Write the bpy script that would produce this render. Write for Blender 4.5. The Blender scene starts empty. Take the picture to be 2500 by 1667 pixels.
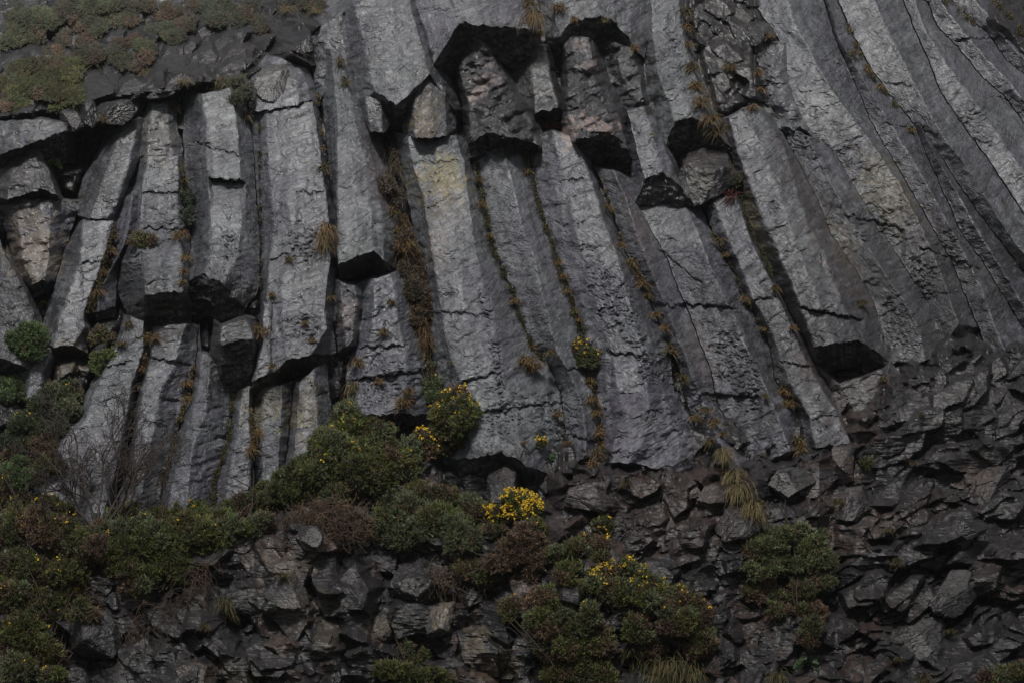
import bpy, math, random
import numpy as np
from mathutils import Vector, Matrix

# ---------------------------------------------------------------- camera, sky, sun, exposure
scene = bpy.context.scene
C = scene.collection
LENS, PITCH = 45.0, math.radians(24.0)
FPX = LENS / 36.0 * 2500.0
CAMLOC = np.array([0.0, 0.0, 1.65])
cam_d = bpy.data.cameras.new("camera")
cam_d.lens = LENS
cam_d.sensor_width = 36.0
cam_d.clip_start = 0.1
cam_d.clip_end = 3000.0
cam = bpy.data.objects.new("camera", cam_d)
cam.location = CAMLOC
cam.rotation_euler = (math.radians(90) + PITCH, 0, 0)
C.objects.link(cam)
scene.camera = cam

SUN_EL, SUN_AZ = math.radians(57), math.radians(196)     # behind the camera's right shoulder... compass from +Y
world = bpy.data.worlds.new("World")
scene.world = world
world.use_nodes = True
wn = world.node_tree
for n in list(wn.nodes):
    wn.nodes.remove(n)
sky = wn.nodes.new("ShaderNodeTexSky")
sky.sky_type = 'NISHITA'
sky.sun_disc = False
sky.sun_elevation = SUN_EL
sky.sun_rotation = SUN_AZ
sky.air_density = 0.7
sky.dust_density = 0.3
sky.ozone_density = 1.0
hs = wn.nodes.new("ShaderNodeHueSaturation")
hs.inputs['Saturation'].default_value = 0.22
bg = wn.nodes.new("ShaderNodeBackground")
bg.inputs['Strength'].default_value = 0.05
wo = wn.nodes.new("ShaderNodeOutputWorld")
wn.links.new(sky.outputs[0], hs.inputs['Color'])
wn.links.new(hs.outputs[0], bg.inputs['Color'])
wn.links.new(bg.outputs[0], wo.inputs['Surface'])
sl = bpy.data.lights.new("sun", 'SUN')
sl.energy = 2.6
sl.angle = math.radians(12)
sl.color = (1.0, 0.97, 0.93)
so = bpy.data.objects.new("sun", sl)
sd = Vector((math.sin(SUN_AZ) * math.cos(SUN_EL), math.cos(SUN_AZ) * math.cos(SUN_EL), math.sin(SUN_EL)))
so.rotation_euler = sd.to_track_quat('Z', 'Y').to_euler()
so.location = (0, -20, 60)
C.objects.link(so)
scene.view_settings.view_transform = 'Standard'
scene.view_settings.look = 'None'
scene.view_settings.exposure = 0.05
scene.view_settings.gamma = 1.0
scene.cycles.max_bounces = 4
scene.cycles.diffuse_bounces = 3
scene.cycles.volume_bounces = 0
scene.cycles.use_denoising = True

# ---------------------------------------------------------------- the wall: photo direction -> place on a leaning cliff
Y0, LEAN = 45.0, math.radians(20)
BROW = np.array([[-900, 330], [0, 285], [150, 262], [330, 228], [450, 205], [600, 188], [700, 135], [790, 60], [900, -10], [1100, -200], [3400, -400]], float)

def rays(x, y):
    x = np.asarray(x, float); y = np.asarray(y, float)
    a = (x - 1250.0) / FPX; b = (833.5 - y) / FPX
    cp, sp = math.cos(PITCH), math.sin(PITCH)
    v = np.stack([a, cp - b * sp, sp + b * cp], -1)
    return v / np.linalg.norm(v, axis=-1, keepdims=True)

def base_dist(x, y):
    r = rays(x, y)
    den = np.maximum(r[..., 1] - math.tan(LEAN) * r[..., 2], 0.2)
    t = (Y0 - 1.65 * math.tan(LEAN) * -1.0) / den
    x = np.asarray(x, float); y = np.asarray(y, float)
    yb = np.interp(x, BROW[:, 0], BROW[:, 1])
    q = np.maximum(yb - y, 0)
    rec = q * 0.072
    return t + np.minimum(rec, 260)

def P(x, y, d):
    r = rays(x, y)
    return CAMLOC + r * (base_dist(x, y) - d)[..., None]

def ppm(x, y):                       # photo pixels per metre at the wall
    return FPX / float(base_dist(np.array([x]), np.array([y]))[0]) * 1.0

# ---------------------------------------------------------------- noise
_rng = np.random.RandomState(7)
_perm = _rng.permutation(4096)
_grad = _rng.normal(size=(4096, 2)); _grad /= np.linalg.norm(_grad, axis=1, keepdims=True)

def perlin(x, y, seed=0):
    xi = np.floor(x).astype(np.int64); yi = np.floor(y).astype(np.int64)
    fx = x - xi; fy = y - yi
    def g(ix, iy):
        h = _perm[(_perm[(ix + seed * 131) & 4095] + iy + seed * 17) & 4095]
        return _grad[h]
    def dot(ix, iy, dx, dy):
        gr = g(ix, iy); return gr[..., 0] * dx + gr[..., 1] * dy
    u = fx * fx * fx * (fx * (fx * 6 - 15) + 10); v = fy * fy * fy * (fy * (fy * 6 - 15) + 10)
    a = dot(xi, yi, fx, fy); b = dot(xi + 1, yi, fx - 1, fy)
    c = dot(xi, yi + 1, fx, fy - 1); d = dot(xi + 1, yi + 1, fx - 1, fy - 1)
    return ((a + (b - a) * u) * (1 - v) + (c + (d - c) * u) * v) * 1.5

def fbm(x, y, octs=4, seed=0, gain=0.5):
    s = 0; a = 1.0
    for o in range(octs):
        s = s + a * perlin(x * 2 ** o, y * 2 ** o, seed + o * 7); a *= gain
    return s

# ---------------------------------------------------------------- marks on the stone (lichen, rust, bare pink scars, dark algae) and painted shade
# (x, y, rx, ry, angle deg, kind, strength)   kind: o ochre  r rust  p pale pink  w dark wet rock and shade painted on broken ends  t tan lichen
STAINS = [
 (1084,432,56,50,8,'o',1.6),(1075,450,70,60,8,'o',.6),(1085,520,50,60,10,'p',.25),(1062,600,30,60,10,'p',.45),(1040,285,40,55,10,'o',1.0),(1035,305,34,36,0,'r',.9),
 (1835,520,16,150,-20,'o',.9),(1870,610,16,60,-20,'o',.5),
 (85,620,70,75,0,'t',1.0),(70,540,60,40,0,'t',.7),(165,470,40,40,0,'o',.2),(170,870,55,45,0,'t',.6),(90,700,40,50,0,'w',.8),
 (2165,470,60,100,-30,'o',.65),(2215,545,50,110,-32,'r',.55),(2300,560,20,110,-32,'r',.6),(2370,650,40,90,-32,'r',.4),
 (1975,470,20,150,-33,'r',.7),(2065,660,40,100,-25,'r',.95),(1985,560,30,60,-20,'r',.7),(2060,590,30,60,-25,'o',.5),
 (940,450,26,130,-16,'r',.85),(980,560,24,60,-16,'r',.6),
 (1710,860,24,100,-22,'r',.85),(1560,560,20,90,-20,'r',.9),(1900,890,20,50,-20,'r',.3),
 (2060,905,120,55,10,'r',1.0),(2085,1010,60,80,-20,'r',.8),(2100,740,40,70,-20,'r',.5),
 (645,985,60,50,0,'o',.6),(740,1000,40,80,15,'o',.6),(690,970,80,40,0,'r',.5),
 (1163,228,22,30,0,'p',1.3),(1205,192,32,17,20,'p',.9),(1188,160,28,7,20,'p',.6),(1442,302,62,22,8,'p',1.3),(1388,326,22,36,0,'p',1.2),(1420,112,24,18,30,'p',.8),(1440,158,18,16,0,'p',.9),(1505,290,24,20,0,'r',.8),
 (845,775,30,36,0,'p',.6),(1715,440,20,24,20,'t',.5),(1712,385,60,14,-12,'p',.4),
 (400,770,70,50,0,'r',.45),(520,745,60,50,0,'r',.5),(580,740,40,40,0,'r',.5),(385,340,60,70,0,'t',.3),
 (1600,1290,90,50,0,'r',.6),(1350,1290,60,40,0,'r',.4),(2000,1210,60,50,0,'r',.5),(2250,1250,90,40,-20,'r',.4),(2150,1500,100,60,0,'r',.35),(2420,1400,60,50,0,'r',.4),(1280,1160,60,40,0,'r',.5),(1420,1190,80,60,0,'r',.45),(1560,1220,120,70,0,'r',.5),(1720,1200,110,90,0,'r',.65),(1760,1290,60,50,0,'r',.5),
 (2060,1140,30,60,-20,'r',.9),(2390,1170,50,50,0,'r',.7),(1840,1500,60,70,0,'r',.6),(1680,1340,60,40,0,'r',.5),(1960,1600,60,60,0,'r',.5),
 (930,1530,34,34,0,'t',.8),(1080,1500,26,50,10,'t',.9),(1160,1570,30,60,0,'t',.8),(1240,1620,30,30,0,'t',.7),(1190,1640,30,30,0,'t',.6),(700,1380,60,40,0,'t',.6),(740,1480,60,60,0,'t',.35),(800,1550,30,60,0,'t',.45),(560,1650,90,40,0,'t',.3),
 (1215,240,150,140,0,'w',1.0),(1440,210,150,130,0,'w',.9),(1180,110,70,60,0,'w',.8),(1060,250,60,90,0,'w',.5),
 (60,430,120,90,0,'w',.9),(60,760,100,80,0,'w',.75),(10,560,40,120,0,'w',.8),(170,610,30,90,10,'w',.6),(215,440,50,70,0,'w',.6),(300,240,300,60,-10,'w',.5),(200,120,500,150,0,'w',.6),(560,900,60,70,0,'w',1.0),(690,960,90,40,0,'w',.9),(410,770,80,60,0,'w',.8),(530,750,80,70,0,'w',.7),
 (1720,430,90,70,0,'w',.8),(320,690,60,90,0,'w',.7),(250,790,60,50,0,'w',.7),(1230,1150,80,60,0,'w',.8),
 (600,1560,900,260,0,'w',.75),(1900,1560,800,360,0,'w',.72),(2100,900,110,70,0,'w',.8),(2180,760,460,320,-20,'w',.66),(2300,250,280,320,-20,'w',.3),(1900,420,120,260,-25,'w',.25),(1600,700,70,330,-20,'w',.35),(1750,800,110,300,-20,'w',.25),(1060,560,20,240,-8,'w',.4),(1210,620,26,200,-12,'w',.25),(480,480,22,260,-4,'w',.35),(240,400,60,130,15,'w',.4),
]
def stains(x, y):
    out = np.zeros(x.shape + (4,))
    nx = fbm(x / 26, y / 26, 4, 91) * 0.75
    n2 = np.clip(0.5 + fbm(x / 11, y / 11, 3, 77) * 1.1, 0, 1)
    dry = np.zeros(x.shape)
    for (cx, cy, rx, ry, an, k, s) in STAINS:
        if s <= 0: continue
        m = (np.abs(x - cx) < 1.7 * max(rx, ry)) & (np.abs(y - cy) < 1.7 * max(rx, ry))
        if not m.any(): continue
        a = math.radians(an)
        dx = x[m] - cx; dy = y[m] - cy
        u = dx * math.cos(a) + dy * math.sin(a); v = -dx * math.sin(a) + dy * math.cos(a)
        r = np.sqrt((u / rx) ** 2 + (v / ry) ** 2) + nx[m]
        f = np.clip((1.12 - r) / 0.35, 0, 1) * s
        if k in 'opr': f = f * (0.35 + 0.65 * n2[m])
        if k == 'o': out[m, 0] = np.maximum(out[m, 0], f)
        elif k == 't': out[m, 2] = np.maximum(out[m, 2], f * .45 * (.4 + .6 * n2[m])); out[m, 0] = np.maximum(out[m, 0], f * .4)
        elif k == 'r': out[m, 1] = np.maximum(out[m, 1], f)
        elif k == 'p': out[m, 2] = np.maximum(out[m, 2], f)
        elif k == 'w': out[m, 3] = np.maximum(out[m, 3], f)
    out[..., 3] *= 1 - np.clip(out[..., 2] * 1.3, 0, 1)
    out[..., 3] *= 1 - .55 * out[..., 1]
    return np.clip(out, 0, 1)

# ---------------------------------------------------------------- mesh helpers
def mesh_from(name, V, F, attrs=None, uv=None, smooth=True, mat=None):
    me = bpy.data.meshes.new(name)
    V = np.ascontiguousarray(V, np.float32); F = np.ascontiguousarray(F, np.int32)
    k = F.shape[1]
    me.vertices.add(len(V)); me.vertices.foreach_set("co", V.ravel())
    me.loops.add(F.size); me.loops.foreach_set("vertex_index", F.ravel())
    me.polygons.add(len(F)); me.polygons.foreach_set("loop_start", np.arange(0, F.size, k, dtype=np.int32))
    me.polygons.foreach_set("use_smooth", np.full(len(F), smooth, dtype=bool))
    me.update(calc_edges=True)
    for an, av in (attrs or {}).items():
        at = me.attributes.new(an, 'FLOAT_COLOR', 'POINT')
        at.data.foreach_set("color", np.ascontiguousarray(av, np.float32).ravel())
    if uv is not None:
        ul = me.uv_layers.new(name="UVMap")
        ul.data.foreach_set("uv", np.ascontiguousarray(uv[F.ravel()], np.float32).ravel())
    if mat is not None: me.materials.append(mat)
    return me

def grid_faces(n, m, flip=False):
    i = np.arange(n * m).reshape(n, m)
    a, b, c, d = i[:-1, :-1], i[:-1, 1:], i[1:, 1:], i[1:, :-1]
    f = np.stack([a, d, c, b], -1) if not flip else np.stack([a, b, c, d], -1)
    return f.reshape(-1, 4)

def place(name, mname, V, label=None, cat=None, group=None, kind=None, parent=None, base=None, F=None, **kw):
    """one mesh object, origin at its base"""
    V = np.asarray(V)
    if parent is not None:
        o0 = np.array(parent.location)
    else:
        o0 = np.array([V[:, 0].mean(), V[:, 1].mean(), V[:, 2].min()]) if base is None else np.array(base)
    me = mesh_from(mname, V - o0, F, **kw)
    o = bpy.data.objects.new(name, me)
    if parent is None: o.location = o0
    else: o.parent = parent
    C.objects.link(o)
    tag(o, label, cat, group, kind)
    return o

def tag(o, label=None, cat=None, group=None, kind=None):
    if label: o["label"] = label
    if cat: o["category"] = cat
    if group: o["group"] = group
    if kind: o["kind"] = kind

def empty(name, loc, label, cat, group=None):
    o = bpy.data.objects.new(name, None); o.location = loc
    o.empty_display_size = .3
    C.objects.link(o); tag(o, label, cat, group)
    return o
# ---------------------------------------------------------------- materials
def mk(name):
    m = bpy.data.materials.new(name); m.use_nodes = True
    nt = m.node_tree
    b = nt.nodes["Principled BSDF"]
    return m, nt, b
def nd(nt, t, **kw):
    n = nt.nodes.new(t)
    for k, v in kw.items():
        if k in ('i',):
            for kk, vv in v.items(): n.inputs[kk].default_value = vv
        else: setattr(n, k, v)
    return n
def ramp(nt, src, pts, interp='LINEAR'):
    r = nt.nodes.new("ShaderNodeValToRGB"); r.color_ramp.interpolation = interp
    e = r.color_ramp.elements
    while len(e) < len(pts): e.new(0.5)
    for el, (p, c) in zip(e, pts):
        el.position = p; el.color = (c, c, c, 1) if not isinstance(c, tuple) else c + (1,)
    nt.links.new(src, r.inputs[0]); return r.outputs[0]
def mixc(nt, fac, a, b, mode='MIX'):
    n = nt.nodes.new("ShaderNodeMix"); n.data_type = 'RGBA'; n.blend_type = mode
    for s, k in ((fac, 0), (a, 6), (b, 7)):
        if isinstance(s, (int, float)): n.inputs[k].default_value = s
        elif isinstance(s, tuple): n.inputs[k].default_value = s + (1,)
        else: nt.links.new(s, n.inputs[k])
    return n.outputs[2]
def math_(nt, op, a, b=0.0, c=None):
    n = nt.nodes.new("ShaderNodeMath"); n.operation = op
    for s, k in ((a, 0), (b, 1), (c, 2)):
        if s is None: continue
        if isinstance(s, (int, float)): n.inputs[k].default_value = s
        else: nt.links.new(s, n.inputs[k])
    return n.outputs[0]

def rock_material(name, base_a, base_b, chisel=1.0, coat=.2, crackscale=0.42, crackw=0.02):
    m, nt, b = mk(name)
    L = nt.links
    geo = nd(nt, "ShaderNodeNewGeometry")
    uvn = nd(nt, "ShaderNodeUVMap")
    att = nd(nt, "ShaderNodeAttribute", attribute_name="stain_shade")
    sep = nd(nt, "ShaderNodeSeparateColor"); L.new(att.outputs['Color'], sep.inputs[0])
    pos = geo.outputs['Position']
    def noise(vec, scale, detail=4, rough=.55, dist=0.0):
        n = nd(nt, "ShaderNodeTexNoise", i={'Scale': scale, 'Detail': detail, 'Roughness': rough, 'Distortion': dist})
        L.new(vec, n.inputs['Vector']); return n.outputs[0]
    # colour
    n1 = noise(pos, .55, 5, .6); n2 = noise(pos, 3.2, 5, .65); n3 = noise(pos, .22, 3)
    ca = mixc(nt, ramp(nt, n1, [(.38, 0.), (.60, 1.)]), base_a, base_b)
    lil = tuple(v * 1.15 for v in (base_a[0] * 1.13, base_a[1] * 1.02, base_a[2] * 1.14))
    ca = mixc(nt, ramp(nt, n3, [(.45, 0.), (.55, .8)]), ca, lil)
    n4 = noise(pos, .9, 6, .7, 1.2)
    ca = mixc(nt, ramp(nt, n4, [(.34, .75), (.46, 0.)]), ca, tuple(v * .42 for v in base_a))
    ca = mixc(nt, ramp(nt, n2, [(.34, .6), (.56, 0.)]), ca, tuple(v * .5 for v in base_a))
    oi = nd(nt, "ShaderNodeObjectInfo"); oir = oi.outputs['Random']
    # water streaks running down the column
    mp3 = nd(nt, "ShaderNodeMapping"); mp3.inputs['Scale'].default_value = (2.3, .16, 1)
    L.new(uvn.outputs[0], mp3.inputs['Vector'])
    stk = noise(mp3.outputs[0], 1.0, 4, .6, .5)
    ca = mixc(nt, ramp(nt, stk, [(.36, .6), (.48, 0.)]), ca, tuple(v * .38 for v in base_a))
    ca = mixc(nt, ramp(nt, stk, [(.56, 0.), (.70, .4)]), ca, tuple(v * 1.5 for v in base_b))
    # stretched mapping along the chisel strokes (uv: u across, v along, metres)
    mp = nd(nt, "ShaderNodeMapping"); mp.inputs['Scale'].default_value = (.75, 4.6, 1)
    L.new(uvn.outputs[0], mp.inputs['Vector'])
    ch = noise(mp.outputs[0], 1.5, 7, .68, .9)
    mp2 = nd(nt, "ShaderNodeMapping"); mp2.inputs['Scale'].default_value = (1.7, 8, 1)
    L.new(uvn.outputs[0], mp2.inputs['Vector'])
    ch2 = noise(mp2.outputs[0], 1.6, 5, .7, .8)
    zone = ramp(nt, noise(pos, .45, 3, .6), [(.38, .12), (.62, 1.)])
    zone = math_(nt, 'MULTIPLY', zone, math_(nt, 'MULTIPLY_ADD', oir, 1.1, .4))
    ca = mixc(nt, math_(nt, 'MULTIPLY', zone, ramp(nt, ch, [(.38, .7), (.47, 0.)])), ca, tuple(v * .3 for v in base_a))
    ca = mixc(nt, ramp(nt, ch2, [(.52, 0.), (.68, .65)]), ca, tuple(v * 1.75 for v in base_b))
    ca = mixc(nt, math_(nt, 'MULTIPLY', zone, ramp(nt, ch2, [(.33, .8), (.43, 0.)])), ca, tuple(v * .3 for v in base_a))
    tone = ramp(nt, oi.outputs['Random'], [(0., (.80, .80, .84)), (.35, (1., 1., 1.)), (.7, (1.05, 1.08, 1.05)), (1., (1.08, 1.02, 1.10))])
    ca = mixc(nt, 1.0, ca, tone, 'MULTIPLY')
    # streaks of rust and lichen carried by the mesh
    fine = noise(pos, 14, 4, .7)
    fm = ramp(nt, fine, [(.40, .12), (.54, 1.)])
    och = mixc(nt, fine, (.19, .15, .055), (.33, .28, .12))
    ca = mixc(nt, math_(nt, 'MULTIPLY', math_(nt, 'MULTIPLY', sep.outputs[0], fm), 1.0), ca, och)
    ca = mixc(nt, math_(nt, 'MULTIPLY', math_(nt, 'MULTIPLY', sep.outputs[1], fm), .75), ca, (.115, .062, .045))
    ca = mixc(nt, math_(nt, 'MULTIPLY', math_(nt, 'MULTIPLY', sep.outputs[2], fm), .85), ca, (.38, .28, .235))
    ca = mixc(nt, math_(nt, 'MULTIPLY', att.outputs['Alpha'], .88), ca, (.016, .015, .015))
    # pale specks of lichen
    v = nd(nt, "ShaderNodeTexVoronoi", i={'Scale': 2.6}); L.new(pos, v.inputs['Vector'])
    sp = ramp(nt, v.outputs['Distance'], [(.035, 1.), (.06, 0.)])
    spm = math_(nt, 'MULTIPLY', sp, ramp(nt, n1, [(.45, 0.), (.6, .8)]))
    ca = mixc(nt, spm, ca, (.32, .31, .24))
    # bump
    wv = nd(nt, "ShaderNodeVectorMath", operation='ADD')
    nn = nd(nt, "ShaderNodeTexNoise", i={'Scale': 1.4, 'Detail': 3}); L.new(pos, nn.inputs['Vector'])
    L.new(pos, wv.inputs[0]); L.new(nn.outputs['Color'], wv.inputs[1])
    vc = nd(nt, "ShaderNodeTexVoronoi", feature='DISTANCE_TO_EDGE', i={'Scale': crackscale, 'Randomness': 1.0})
    L.new(wv.outputs[0], vc.inputs['Vector'])
    crk = ramp(nt, vc.outputs['Distance'], [(0., 0.), (crackw, 1.)])
    gate = ramp(nt, noise(pos, .5, 2), [(.58, 1.), (.66, 0.)])
    crk = math_(nt, 'MAXIMUM', crk, gate)
    ca = mixc(nt, ramp(nt, crk, [(0., .7), (.8, 0.)]), ca, tuple(v * .2 for v in base_a))
    L.new(ca, b.inputs['Base Color'])
    h = math_(nt, 'MULTIPLY', math_(nt, 'MULTIPLY', ch, .10 * chisel), zone)
    h = math_(nt, 'MULTIPLY_ADD', ch2, .04 * chisel, h)
    h = math_(nt, 'MULTIPLY_ADD', crk, .08, h)
    
    h = math_(nt, 'MULTIPLY_ADD', noise(pos, 5, 6, .65), .035, h)
    bp = nd(nt, "ShaderNodeBump", i={'Strength': 1.0, 'Distance': 1.0})
    L.new(h, bp.inputs['Height']); L.new(bp.outputs[0], b.inputs['Normal'])
    rr = ramp(nt, n2, [(.3, .28), (.7, .52)]); L.new(rr, b.inputs['Roughness'])
    b.inputs['Specular IOR Level'].default_value = .5
    b.inputs['Coat Weight'].default_value = coat
    b.inputs['Coat Roughness'].default_value = .36
    return m

ROCK = rock_material("column_basalt", (.084, .088, .100), (.172, .178, .197))
CRAG = rock_material("broken_basalt", (.018, .017, .018), (.050, .046, .047), chisel=.7, coat=.12, crackscale=1.0, crackw=.05)

def leaf_material(name, rough=.6, trans=.15):
    m, nt, b = mk(name)
    att = nd(nt, "ShaderNodeAttribute", attribute_name="tint")
    geo = nd(nt, "ShaderNodeNewGeometry")
    n = nd(nt, "ShaderNodeTexNoise", i={'Scale': 3.0, 'Detail': 2}); nt.links.new(geo.outputs['Position'], n.inputs['Vector'])
    c = mixc(nt, 1.0, att.outputs['Color'], ramp(nt, n.outputs[0], [(.3, .75), (.7, 1.2)]), 'MULTIPLY')
    nt.links.new(c, b.inputs['Base Color'])
    b.inputs['Roughness'].default_value = rough
    b.inputs['Specular IOR Level'].default_value = .3
    return m
LEAF = leaf_material("gorse_leaf")
BARK = leaf_material("bark", .8)
PETAL, _nt, _b = mk("gorse_petal")
_b.inputs['Base Color'].default_value = (.80, .52, .02, 1); _b.inputs['Roughness'].default_value = .6
_n = nd(_nt, "ShaderNodeTexNoise", i={'Scale': 9.0}); 
_nt.links.new(mixc(_nt, _n.outputs[0], (.72, .42, .012), (.85, .62, .03)), _b.inputs['Base Color'])
TURF, _nt, _b = mk("turf_ground")
_g = nd(_nt, "ShaderNodeNewGeometry"); _n = nd(_nt, "ShaderNodeTexNoise", i={'Scale': .8, 'Detail': 8}); _nt.links.new(_g.outputs['Position'], _n.inputs['Vector'])
_nt.links.new(mixc(_nt, ramp(_nt, _n.outputs[0], [(.4, 0.), (.6, 1.)]), (.035, .045, .018), (.06, .05, .03)), _b.inputs['Base Color'])
_b.inputs['Roughness'].default_value = .95
# ---------------------------------------------------------------- columns: edge lines traced down the wall, given real depth (metres proud of the wall)
# name, label, category, ledges?, lines [(depth, "x,y[,extra depth] ...")], cap (px drop, m back, shrink), rough
COLS = []
def col(name, label, cat, lines, cap=(25, .8, .0), rough=1.0, wet=0.0, lump=1.0):
    COLS.append((name, label, cat, lines, cap, rough, wet, lump))

B, K_ = "basalt column", "rock block"
col("basalt_column","slender light grey basalt column between the tan lichen wall and the long grass filled crevice at far left",B,[
 (-.2,"191,549 160,606 145,660 128,713 115,755 92,842"),(.9,"202,538 196,596 193,645 170,704 138,793 130,846"),
 (.8,"276,542 258,606 246,650 226,700 204,766 206,800 180,844"),(.0,"287,545 270,610 258,660 237,710 217,775 222,815 214,862")],(28,1.2,.1))
col("basalt_column","dark smooth basalt column with a rounded broken end beside the black cave at left",B,[
 (-.2,"262,330 234,382 202,440 190,490 190,528"),(.9,"300,312 268,393 245,456 230,500 222,534"),
 (.8,"340,290 330,340 318,400 298,456 285,500 262,536"),(-.2,"355,290 346,340 342,382 312,456 297,503 283,545")],(18,.9,.1),1.6)
col("basalt_column","curved basalt column with a pale left edge and dark hollow side, right of the long grass filled crevice",B,[
 (-.1,"290,500 278,548 272,620 262,663 234,727 216,772"),(.75,"325,470 318,530 303,600 268,664 243,712 236,762"),
 (.0,"350,470 338,560 303,608 287,645 284,705 282,750")],(22,.7,0),1.2)
col("rock_block","weathered brown grey block sitting in the recess above the squat bulging column",K_,[
 (-.3,"361,250 348,290 336,330 338,382"),(.55,"375,252 365,300 358,340 362,380"),(.5,"408,250 412,310 420,350 425,378"),(-.3,"428,244 432,307 446,360 446,382")],(12,.4,0),2.0,0,2.0)
col("basalt_column","squat light basalt column that swells out and ends in a dark square broken block",B,[
 (-.3,"348,378 338,420 322,470 332,545 302,600 284,640 282,700 312,768"),
 (.9,"362,384 350,430 346,480 342,540 334,600,.4 345,660,.9 356,690,1.1 354,722,1.1"),
 (1.0,"400,384 392,430 390,480 390,540 388,600,.4 396,660,.8 400,690,.9 398,712,.9"),
 (.9,"436,382 438,430 433,480 438,545 442,600,.3 448,650,.6 450,690,.7 448,712,.7"),
 (-.3,"446,380 450,430 449,480 464,545 463,623 462,690 468,745")],(84,1.5,.02),1.7)
col("basalt_column","tall three sided basalt column with a shadowed left face and rounded brown broken end",B,[
 (-.4,"450,225 447,335 455,436 467,545 465,623 445,697"),(1.1,"492,232 500,290 505,400 513,470 516,586 509,640 497,668"),
 (1.2,"562,215 578,300 586,400 590,480 588,560 574,640 544,692"),(-.2,"602,262 618,364 625,490 633,567 635,650 632,710 600,752")],(92,1.6,.35))
col("rock_block","black block with a slanting pale top jutting out under the rounded brown column end",K_,[
 (.2,"524,785 522,815 516,850"),(1.7,"537,800 535,815 536,840"),(1.8,"600,775 612,798 622,826"),(.4,"622,780 628,800 632,832")],(122,1.7,.12),1.0,.9)
col("basalt_column","narrow pale column stub right of the black jutting block",B,[
 (.3,"640,720 634,820 614,920"),(1.0,"644,740 640,840 617,930"),(1.0,"663,740 661,830 664,908"),(.1,"674,740 670,830 678,912")],(48,1.3,-.1))
col("basalt_column","widest light grey basalt column left of the grey green one, its foot cut off in a black underside",B,[
 (-.3,"606,272 620,364 628,490 636,567 638,660 642,760 658,850 662,912"),
 (.75,"645,268 650,364 660,470 668,560 655,660 650,720 658,820 665,908"),
 (1.05,"700,262 706,330 706,420 704,510 716,600 690,690 690,780 700,880"),
 (1.1,"762,250 777,330 790,436 805,545 806,640 793,732 798,800 762,864"),
 (-.3,"774,244 787,327 803,436 820,545 822,660 812,732 814,800 822,862")],(46,1.6,.0))
col("rock_block","tilted grey slab capping the widest column, above a long crooked crack",K_,[
 (-.3,"592,200 602,235 612,277"),(.9,"652,135 638,200 625,272"),(1.1,"700,150 720,200 735,255"),(.9,"735,165 752,200 763,246"),(-.3,"750,165 768,205 776,248")],(14,.4,0),1.6)
col("basalt_column","grey green basalt column ending in a flat black overhang left of the vegetated gully",B,[
 (-.4,"775,120 795,327 806,436 819,545 822,640"),(1.25,"806,120 822,290 822,480 823,560 825,648"),
 (1.45,"822,130 842,280 860,400 872,540 869,627"),(1.35,"830,130 860,269 890,382 905,520 912,610"),
 (1.0,"842,150 880,290 912,400 935,530 938,637"),(-.7,"870,200 925,320 965,450 990,560 965,655")],(46,1.5,.05))
col("rock_block","dark rounded block with a pale scar tucked below the grey green column",K_,[
 (-.4,"815,682 812,770 828,858"),(.7,"832,690 835,770 845,846"),(.6,"868,698 872,750 862,830"),(-.2,"882,690 888,755 868,846")],(22,.6,.1),1.4,.5,2.0)
col("basalt_column","cracked lower column stub beneath the grey green column, above the big gorse bush",B,[
 (-.3,"880,690 884,756 866,834 846,900 848,990"),(.5,"912,680 912,754 900,830 880,900 872,1010"),(.6,"955,670 970,750 985,840 995,920 985,1010"),
 (-.4,"1000,650 1025,750 1040,850 1055,930 1050,1010")],(30,.6,0),2.4)
col("basalt_column","big basalt column with yellow lichen patch near its top, right of the vegetated gully",B,[
 (-.5,"962,322 985,430 1008,545 1028,650 1043,760 1053,850 1075,940 1098,1040 1078,1122"),
 (.95,"996,334 1007,400 1032,473 1047,570 1058,641 1076,754 1094,859 1130,940 1143,1050 1160,1118"),
 (1.15,"1060,332 1075,400 1092,490 1104,580 1118,660 1140,780 1156,880 1188,960 1210,1050 1222,1102"),
 (1.1,"1114,332 1134,400 1147,509 1160,590 1176,677 1205,805 1220,895 1249,986 1272,1077 1287,1134"),
 (-.3,"1133,345 1162,440 1187,538 1207,623 1249,706 1261,754 1297,841 1341,895 1369,961 1378,1050 1352,1160")],(72,1.6,.1))
col("basalt_column","ridged basalt column between the two mossy crevices, below the great black overhang",B,[
 (-.3,"1135,345 1164,440 1189,538 1209,623 1251,706 1263,754 1299,841 1343,895 1371,961 1381,1050 1392,1140"),
 (.85,"1222,345 1254,454 1279,570 1300,610 1327,732 1363,863 1400,930 1425,1000 1432,1110"),
 (-.2,"1284,345 1309,473 1334,560 1349,597 1370,674 1396,732 1414,797 1425,852 1440,903 1450,968 1467,1059 1468,1150")],(40,.8,0))
col("basalt_column","long cracked basalt column between the mossy crevice and the straw grass line, dark notch at its foot",B,[
 (-.3,"1288,335 1312,473 1337,560 1352,597 1373,674 1399,732 1417,797 1428,852 1443,903 1456,975"),
 (.85,"1348,320 1365,400 1385,450 1407,570 1443,659 1479,783 1498,877 1510,958"),
 (1.0,"1395,335 1425,390 1447,450 1482,560 1514,641 1540,754 1567,841 1581,960"),
 (-.2,"1428,345 1455,440 1483,510 1510,572 1521,605 1554,666 1583,725 1605,786 1634,848 1648,968")],(20,.6,0))
col("basalt_column","broad wedge shaped column foot with a slanting ridge below the dark notch",B,[
 (-.2,"1458,965 1470,1059 1468,1100 1482,1132"),(1.2,"1512,962 1522,1020 1500,1070 1492,1128"),(1.45,"1580,960 1590,1020 1565,1080 1535,1128"),
 (1.0,"1620,965 1655,1050 1660,1110 1640,1150"),(-.2,"1655,960 1712,1080 1758,1170")],(34,1.0,.1),2.2)
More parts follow.
